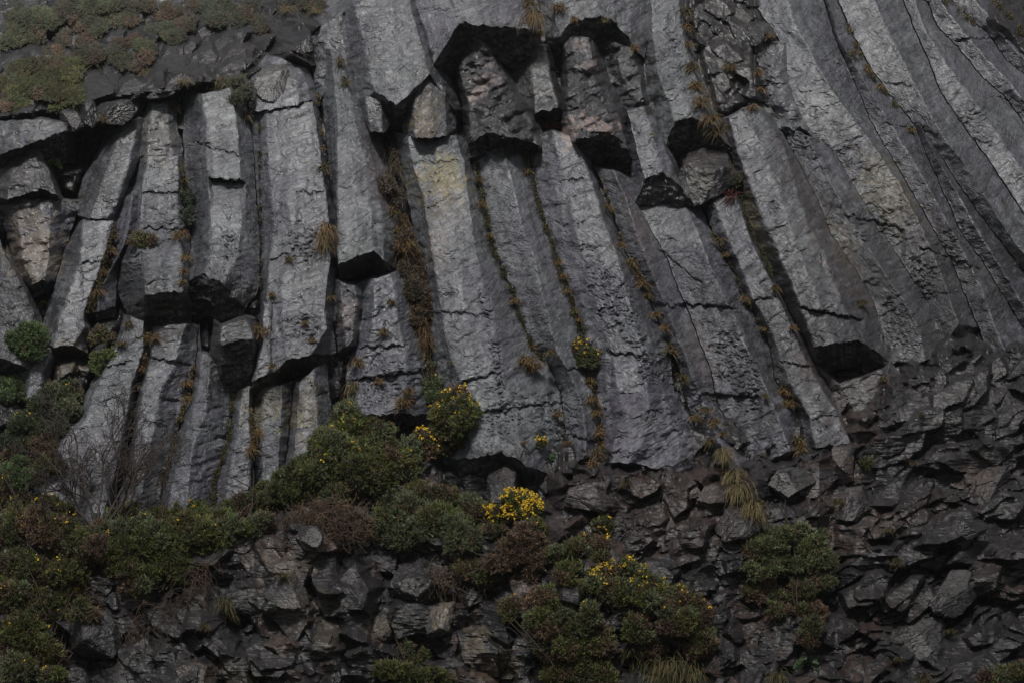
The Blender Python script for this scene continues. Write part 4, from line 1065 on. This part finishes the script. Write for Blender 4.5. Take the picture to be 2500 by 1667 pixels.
bush("lumpy brown and black heather filling the lower vegetated gully",[(990,590,26,24),(1000,625,34,28),(1010,665,32,30),(1025,705,34,30),(1030,745,28,26),(1020,775,22,18)],[(.035,.03,.02),(.05,.04,.02)],.7,.6,0,cat="heather",name="heather_bush",grey=0,size=8,stem=False)
bush("small gorse with blossom wedged in the second mossy crevice",[(1412,845,16,24),(1436,860,30,24),(1430,880,26,16)],GRN,.35,.8,22,.9,size=8)
bush("tiny blossoming gorse seedling low on the smooth column foot",[(1325,1082,12,10)],GRN,.1,.5,16,1.2,size=6,stem=False)
bush("small dark bush on top of the tall three sided column",[(582,205,18,20),(580,232,26,22)],[(.045,.06,.03)],.1,.7,0,cat="shrub",name="juniper_bush",size=8)
bush("dark green juniper hanging in the crevice left of the tall three sided column",[(452,480,12,30),(457,515,14,36)],[(.025,.04,.02)],0,.5,0,cat="juniper",name="juniper_bush",size=8,stem=False,grey=0)
bush("spiky brown green heather cushion on the shoulder of the squat bulging column",[(345,580,30,12),(352,590,34,10)],GRN,.6,.6,0,cat="heather",name="heather_bush",size=9,stem=False,grey=0)
bush("dark tiny bush in the broken rock right of the flat faced column's foot",[(2118,1130,22,10)],GRN,.1,.5,0,size=7,stem=False)
# --- misty slope, upper left
for lab, lo, pal, br in [
 ("dense dark gorse above the roof slab of the black cave",[(120,160,56,30),(60,180,50,34),(160,180,40,30),(130,215,60,30),(175,225,36,26),(30,215,40,34),(140,250,30,18)],GRN,.15),
 ("brown tipped gorse at the left edge beside the dense dark gorse",[(20,255,40,20),(40,240,34,22)],GRN,.5),
 ("misty green gorse in the upper left corner",[(60,40,54,30),(100,50,46,28),(30,90,50,30),(90,75,40,22)],GRY,.1),
 ("faint grey leafed bush on the mist covered slope right of the corner gorse",[(190,20,60,24),(250,10,50,20)],GRY,.3),
 ("pale green bramble patch on the misty slope",[(265,50,40,20),(300,45,36,18),(240,70,20,12)],[(.085,.10,.05),(.10,.11,.06)],.15),
 ("fine leafed grey brown scrub on the misty slope at left",[(120,95,54,20),(190,85,40,18),(150,120,40,14)],[(.09,.085,.06)],.5),
 ("small round green bush in the middle of the misty slope",[(348,110,30,20),(352,130,34,22)],[(.065,.085,.035)],.25),
 ("pair of low bushes up the misty slope",[(390,72,30,18),(425,85,26,16)],[(.06,.075,.04)],.2),
 ("dark gorse bush at the top edge, left of centre",[(540,22,46,30),(520,45,30,20),(575,45,26,20)],[(.05,.065,.035)],.2),
 ("small bush at the top edge beside the smooth misty slab",[(710,6,40,16),(760,12,30,16)],[(.055,.06,.035)],.4),
 ("dim continuous scrub running along the slope below the pale bramble patch",[(190,130,50,24),(260,125,46,22),(320,150,40,20),(215,60,44,22),(150,40,40,26)],[(.05,.058,.032)],.45),
 ("low dim scrub at the top edge between the corner gorse and the dark gorse",[(330,15,50,20),(400,25,46,20),(450,10,40,18),(455,60,36,18),(610,25,30,22),(640,60,30,18)],[(.052,.058,.034)],.45),
 ("low brown bush on the slope under the pale bramble patch",[(205,110,36,16),(310,100,34,14)],BRN,.8)]:
    bush(lab, lo, [tuple(q * .72 for q in c_) for c_ in pal], br, .8, 0, size=8, stem=False, grey=.05)

# --- dead brown thicket
SEED[0] = 400
def tangle(label, lobes, n, L, col_, rad=1.0, d=None, name="bramble_thicket", cat="thicket", down=.2):
    SEED[0] += 1; r = np.random.RandomState(SEED[0]); parts = []
    lob = np.array(lobes, float); cx, cy = lob[:, 0].mean(), lob[:, 1].mean()
    if d is None: d = np.median([surf(x, y) for x, y, _, _ in lob]) + .05
    for _ in range(n):
        l = lob[r.randint(len(lob))]
        a = r.rand() * 6.28; q = r.rand() ** .5
        p = np.array([l[0] + math.cos(a) * q * l[2], l[1] + math.sin(a) * q * l[3], r.rand() * 22]); dr = unit(np.array([r.normal(), r.normal() * .7 - .3, r.normal() * .5]))
        pts = [p]; 
        for _ in range(6):
            dr = unit(dr + r.normal(size=3) * .35 + np.array([0, down, 0])); pts.append(pts[-1] + dr * L * r.uniform(.6, 1.3) / 6)
        w = rad * r.uniform(.5, 1.2)
        parts.append(tube(pts, np.linspace(w, w * .4, 7), 3))
    V, F = merge(parts)
    k = np.repeat(r.uniform(.5, 1.4, n), 21)
    t = np.concatenate([np.array(col_)[None] * k[:, None], np.ones((len(V), 1))], 1)
    return place(name, name, to_world(V, cx, cy, d), label, cat, F=F, attrs={"tint": t}, mat=BARK)
tangle("dry brown bramble thicket left of the grey green gorse",[(800,1250,70,30),(850,1280,50,50),(780,1290,70,30),(740,1270,50,20)],900,46,(.13,.085,.058),1.0,down=.05)
tangle("tangle of brown dead roots hanging down the lower crag",[(470,1430,30,40),(430,1480,50,34),(370,1500,50,40),(490,1390,26,24),(330,1560,24,50)],170,80,(.085,.055,.038),1.2,down=.45,name="root_tangle",cat="roots")
tangle("brown dead stems at the foot of the loose open gorse",[(180,1440,60,30),(120,1450,50,20),(230,1470,40,30)],260,50,(.09,.06,.04),1.2,name="root_tangle",cat="roots")
tangle("thin dead stems under the brown gorse in the middle",[(1180,1425,80,24),(1080,1410,50,20)],200,60,(.12,.085,.06),1.1,name="root_tangle",cat="roots")
tangle("wispy grey dead stems in the top of the vegetated gully",[(965,380,22,40),(955,420,20,30)],110,70,(.13,.10,.065),.9,down=.6,name="root_tangle",cat="roots")
tangle("dead grass and heather stems draped down the vegetated gully",[(975,540,20,20),(1000,640,24,40),(1025,730,24,34),(1035,800,14,34)],420,44,(.16,.10,.05),.9,down=.9,name="root_tangle",cat="roots")
tangle("reddish withered fern wedged between the hanging rocks",[(1355,302,22,12)],60,26,(.20,.07,.035),1.0,name="withered_fern",cat="fern")
tangle("dark red withered fern beside the dark round block",[(1785,478,14,14)],50,22,(.10,.025,.02),1.0,name="withered_fern",cat="fern")
tangle("bare dead limbs sticking out of the loose open gorse",[(150,1330,70,60)],24,120,(.05,.04,.035),2.2,down=-.1,name="dead_branches",cat="branches")

# --- bare shrub
def bare_shrub():
    r = np.random.RandomState(77); cx, cy = 235, 1270
    d = surf(235, 1200) + .9
    root = empty("bare_shrub", P(np.array([235.]), np.array([1290.]), np.array([d]))[0], "leafless twiggy shrub standing in front of the broad lilac grey column", "bare shrub")
    stems, twigs = [], []
    def rec(p, dr, L, w, lev):
        n = 7; pts = [p]; dd = dr
        for _ in range(n):
            dd = unit(dd + r.normal(size=3) * .10 + np.array([0, -.03, 0])); pts.append(pts[-1] + dd * L / n)
        (stems if lev >= 3 else twigs).append(tube(pts, np.linspace(w, w * .6, n + 1), 5 if lev >= 3 else 3))
        if lev > 0:
            for k in sorted(r.choice(np.arange(2, n + 1), size=r.randint(3, 5), replace=False)):
                a = r.choice([-1, 1]) * r.uniform(.35, .8)
                nd_ = unit(np.array([dd[0] * math.cos(a) - dd[1] * math.sin(a), dd[0] * math.sin(a) + dd[1] * math.cos(a), dd[2] + r.normal() * .35]))
                rec(pts[k], nd_, L * r.uniform(.48, .72), max(w * .62, .8), lev - 1)
    for bx, ang in ((222,-.6),(232,-.3),(240,-.04),(250,.25),(256,.6),(226,-.95),(262,.9)):
        rec(np.array([bx, 1285.0, 0]), unit(np.array([math.sin(ang), -math.cos(ang), .1])), 175 if abs(ang) < .7 else 140, 3.4, 4)
    for nm, ps in (("trunk", stems), ("twigs", twigs)):
        V, F = merge(ps)
        place(nm, nm, to_world(V, cx, cy, d), parent=root, F=F, attrs={"tint": np.tile([.050, .038, .033, 1], (len(V), 1))}, mat=BARK)
bare_shrub()

# --- ferns
def fern(x, y, s, label, n=9, pal=((.10,.15,.03),(.14,.16,.04))):
    SEED[0] += 1; r = np.random.RandomState(SEED[0]); parts = []; cols = []
    for q in range(n):
        a = -1.3 + 2.6 * q / (n - 1) + r.normal() * .1
        p = np.array([x, y, 2.0]); dr = unit(np.array([math.sin(a), -math.cos(a) * .7 - .2, .6])); k = 12
        pts = [p]
        for _ in range(k):
            dr = unit(dr + np.array([0, .12, 0])); pts.append(pts[-1] + dr * s / k)
        pts = np.array(pts)
        for sgn in (-1, 1):
            t = unit(np.gradient(pts, axis=0)); sd = unit(np.cross(t, np.array([0, 0, 1.]))) * sgn
            Ln = s * .22 * np.sin(np.linspace(.25, 3.0, k + 1))
            parts.append(blades(pts, unit(sd + t * .5 + np.array([0, .15, 0])), Ln, np.full(k + 1, s * .075), r))
            cols.append(np.tile(np.append(np.array(pal[r.randint(len(pal))]) * r.uniform(.7, 1.2), 1), ((k + 1) * 5, 1)))
    V, F = merge(parts)
    place("fern", "fern", to_world(V, x, y, surf(x, y) + .1), label, "fern", F=F, attrs={"tint": np.concatenate(cols)}, smooth=False, mat=LEAF)
fern(130, 402, 30, "yellow green fern growing in the mouth of the black cave")
fern(110, 745, 26, "dark fern just above the highest ivy mound")
fern(1592, 330, 12, "tiny green plant in the crevice left of the pitted hanging column", 7)
fern(1970, 1620, 44, "green fern near the bottom edge right of the tussocks", 9, ((.05,.09,.04),(.07,.10,.05)))

# --- moss and low growth in the crevices
cushion("1162,400 1176,470 1189,538 1200,590 1210,623 1250,706 1261,754 1298,841 1330,880",10,"mossy growth in the crevice right of the yellow lichen column",gaps=.2)
cushion("1284,380 1309,473 1334,560 1349,597 1370,674 1396,732 1414,797 1425,840",9,"mossy growth in the crevice right of the ridged column",gaps=.15)
cushion("1440,903 1450,968 1469,1059 1465,1120",10,"brown growth in the crevice beside the wedge shaped column foot",pal=STRAW,gaps=.35,name="dry_moss")
cushion("1470,440 1513,567 1524,605 1557,666 1586,725",6,"straw growth along the crevice right of the long cracked column",pal=STRAW,gaps=.5,name="dry_moss")
cushion("1710,500 1740,572 1772,623 1808,706 1856,797 1877,848",5,"sparse growth in the crevice left of the flat faced column",pal=MOSS,gaps=.6)
cushion("1800,440 1806,473 1830,550 1856,605 1884,670",5,"dark moss beside the yellowish narrow side face",pal=[(.03,.035,.01),(.05,.05,.015)],gaps=.2)
cushion("633,300 633,400 634,500 636,600 637,700",4,"thin growth in the crevice between the tall three sided and the widest column",gaps=.55)
cushion("770,180 785,320 800,430",7,"brown and green growth in the crevice right of the widest column",pal=MOSS+STRAW,gaps=.45)
cushion("440,400 447,440 452,480",12,"brown growth in the crevice right of the squat column",pal=STRAW[2:]+MOSS,gaps=.1)
cushion("358,800 358,860 336,945 318,1050 304,1130",6,"growth in the crevice right of the broad lilac column",pal=MOSS+STRAW,gaps=.5)
cushion("475,880 462,950 440,1020 422,1090 398,1180",8,"growth in the crevice right of the second lilac column",pal=MOSS+STRAW,gaps=.3)
cushion("568,960 560,1059 545,1115 525,1160 518,1240",9,"dark mossy line below the black jutting block",pal=MOSS,gaps=.15)
cushion("615,1000 616,1060 620,1120",8,"brown growth left of the ochre stained column",pal=STRAW,gaps=.3)
cushion("2060,40 2090,110 2125,180 2159,218 2190,260",7,"brown growth in the top of the deepest crevice",pal=STRAW[2:]+MOSS,gaps=.4)
cushion("2300,0 2350,30 2400,80",7,"brown growth in the first upper right crevice",pal=STRAW[2:]+MOSS,gaps=.5)
cushion("2425,0 2464,36 2500,85",9,"brown growth in the upper right corner crevice",pal=STRAW[2:]+MOSS,gaps=.3)
cushion("1035,800 1040,850 1045,900",12,"green and straw growth low in the vegetated gully",pal=MOSS+STRAW,gaps=.1)
cushion("970,480 985,540 1000,580",14,"green growth in the middle of the vegetated gully",pal=MOSS,gaps=.1)
cushion("280,555 268,610 258,650 238,705 218,760",11,"brown and green growth along the long grass filled crevice at left",pal=STRAW[2:]+MOSS,gaps=.15)
cushion("1345,1120 1352,1108",5,"small green cushion on the smooth column foot",pal=[(.08,.16,.05)],gaps=-1)

# --- grass tufts: (crevice description, pal, list of x,y,h,w)
TUFTS = [
 ("grass tuft in the long grass filled crevice at left",[(276,575,22,16),(268,612,24,18),(254,668,26,20),(240,715,26,18),(222,752,24,18)]),
 ("grass tuft in the crevice right of the squat bulging column",[(449,438,22,14),(440,572,30,26),(455,630,26,16),(450,662,20,14),(447,690,20,12)]),
 ("straw tuft in the crevice right of the long cracked column",[(1482,505,20,10),(1515,600,22,12),(1540,645,34,18),(1567,695,34,18),(1580,722,24,14),(1603,768,24,18),(1622,800,22,14),(1638,852,34,18),(1668,925,30,16)]),
 ("tuft in the crevice right of the yellow lichen column",[(1166,440,20,14),(1175,500,22,16),(1195,575,16,12),(1256,735,20,18),(1300,845,16,12)]),
 ("tuft in the crevice right of the ridged column",[(1290,420,22,14),(1362,640,20,14),(1374,675,20,18),(1385,710,18,16),(1400,760,18,14),(1412,780,16,12)]),
 ("brown tuft in the crevice beside the wedge shaped column foot",[(1442,930,26,18),(1447,975,30,24),(1453,1010,24,22),(1463,1060,20,16),(1460,1110,34,22),(1448,1130,20,16)]),
 ("drooping tussock in the grassy chute below the dark zigzag column",[(1768,1105,46,34),(1792,1155,46,32),(1805,1195,64,40),(1838,1240,60,44)]),
 ("orange tuft in the grassy crevice beside the ragged black column end",[(1692,165,34,22),(1700,210,34,22),(1712,250,40,24),(1735,292,40,30),(1754,318,40,30)]),
 ("grass tuft along the crevice left of the flat faced column",[(1756,588,26,26),(1770,622,18,12),(1822,730,20,20),(1862,802,14,10),(1868,965,14,14)]),
 ("grass tuft along the right side of the flat faced column",[(1893,705,20,16),(1935,800,18,14),(1915,955,34,26),(1925,985,26,26),(1945,1075,34,24),(1955,1100,26,20)]),
 ("tuft at the foot of the bluish column",[(1722,1000,22,22),(1745,1030,26,22),(1700,1020,20,26),(1765,1060,18,16),(1735,1080,22,24)]),
 ("straw tuft in the vegetated gully",[(992,598,40,32),(978,565,34,24),(1010,690,40,20),(1030,760,40,18),(1042,830,40,18),(960,520,30,22)]),
 ("brown tuft on the cracked lower column stub",[(955,738,16,14),(937,810,22,16),(983,982,34,26),(1000,955,26,20),(925,930,18,16),(872,885,34,22),(862,940,44,24)]),
 ("grass tuft on the upper edge of the roof blocks",[(1298,40,50,40),(1290,10,40,34),(1313,85,30,26),(1360,18,30,22),(1402,48,18,16),(1480,50,16,16),(1548,118,18,18)]),
 ("grass tuft on the broken slope right of the roof blocks",[(1672,30,30,14),(1678,70,30,14),(1683,110,26,12),(1780,165,22,26),(1850,178,24,20),(1857,220,22,18),(1838,262,20,18),(1880,90,16,14)]),
 ("brown tuft on the misty slope",[(220,150,34,26),(355,175,34,28),(545,205,40,34),(300,150,22,20),(450,200,26,20),(425,262,24,20),(600,285,26,16),(250,290,20,16),(700,25,26,30),(770,25,30,24),(830,150,24,14),(845,200,26,14)]),
 ("tuft in the crevice right of the widest column",[(788,410,26,14),(800,560,52,28),(792,590,46,22),(807,728,18,12)]),
 ("brown tuft on the ledge below the squat bulging column",[(370,825,30,34),(295,838,16,20),(315,790,18,20),(345,900,20,16),(630,810,34,38),(635,800,24,30)]),
 ("brown tuft on the face of the widest column",[(705,632,20,14),(745,790,14,16),(760,830,12,18),(662,720,16,14)]),
 ("tuft among the lower left columns",[(455,935,20,20),(460,975,22,22),(440,1020,18,16),(620,1050,44,28),(615,1100,26,20),(350,890,20,16),(665,895,24,10)]),
 ("tussock at the bottom edge right of the dark gorse mass",[(1580,1610,50,50),(1640,1625,70,60),(1690,1640,60,50),(1545,1590,40,36),(1610,1655,50,50),(1900,1650,50,30)]),
 ("small tuft in the dark right hand crag",[(2045,1225,22,26),(2170,1295,20,20),(2190,1370,26,16),(2255,1660,40,24),(2195,1610,16,16),(2320,1540,14,30),(2250,1010,10,16),(2155,925,18,14),(2105,740,22,22),(2230,1130,14,14),(1530,1180,26,16)]),
 ("sparse tuft in the dark lower left crag",[(548,1470,46,20),(560,1500,40,16),(690,1405,20,24),(480,1400,24,24),(500,1530,24,14)]),
 ("tuft under the second ochre lichen patch",[(1290,880,34,44),(1300,895,26,36),(1345,860,20,20)]),
 ("tuft on the deepest crevice",[(2085,130,20,14),(2120,170,20,14),(2150,212,18,12),(2225,318,18,14)]),
 ("tuft on the smooth foot of the yellow lichen column",[(1362,1010,20,18),(1385,1080,14,16),(1095,885,8,8),(1280,1080,10,10)])]
ORD = ["topmost","second","third","fourth","fifth","sixth","seventh","eighth","ninth","tenth","eleventh","twelfth"]
for desc, lst in TUFTS:
    lst = sorted(lst, key=lambda q: q[1])
    for k, (x, y, h, w) in enumerate(lst):
        lab = (ORD[k] if k < len(lst) - 1 else "lowest") + (" " if k in (0, len(lst) - 1) else " highest ") + desc
        pl = STRAW if k % 4 else STRAW + MOSS
        if "bottom edge" in desc: pl = [(.13,.10,.045),(.09,.08,.03),(.07,.075,.03)]
        if "chute" in desc: pl = [(.17,.13,.055),(.12,.11,.04),(.20,.15,.07)]
        if "in the dark" in desc: pl = [(.10,.075,.035),(.07,.06,.025)]
        if "misty" in desc: pl = [(.16,.12,.06),(.12,.10,.055)]
        tuft(x, y, h * 1.15, w * 1.1, lab, pal=pl, droop=1.35 if h > 40 else .9, group=desc.replace("tuft", "tufts").replace("tussock", "tussocks"), cat="grass tuft")

# ---------------------------------------------------------------- the mist: one even box of air round everything
def haze():
    import bmesh
    lo = np.array([-290.0, -230.0, -6.0]); hi = np.array([290.0, 190.0, 150.0])
    bm = bmesh.new(); bmesh.ops.create_cube(bm, size=1)
    for v in bm.verts:
        v.co = Vector([(lo[i] + hi[i]) / 2 + v.co[i] * (hi[i] - lo[i]) for i in range(3)])
    me = bpy.data.meshes.new("haze"); bm.to_mesh(me); bm.free()
    o = bpy.data.objects.new("haze", me); C.objects.link(o); o["kind"] = "stuff"; o["label"] = "thin mist in the air before the cliff"; o["category"] = "mist"
    m = bpy.data.materials.new("mist"); m.use_nodes = True; nt = m.node_tree
    for q in list(nt.nodes): nt.nodes.remove(q)
    out = nt.nodes.new("ShaderNodeOutputMaterial"); v = nt.nodes.new("ShaderNodeVolumePrincipled")
    v.inputs['Density'].default_value = HAZE; v.inputs['Color'].default_value = (.82, .85, .88, 1); v.inputs['Anisotropy'].default_value = .2
    nt.links.new(v.outputs[0], out.inputs['Volume']); me.materials.append(m)
HAZE = .00022
haze()
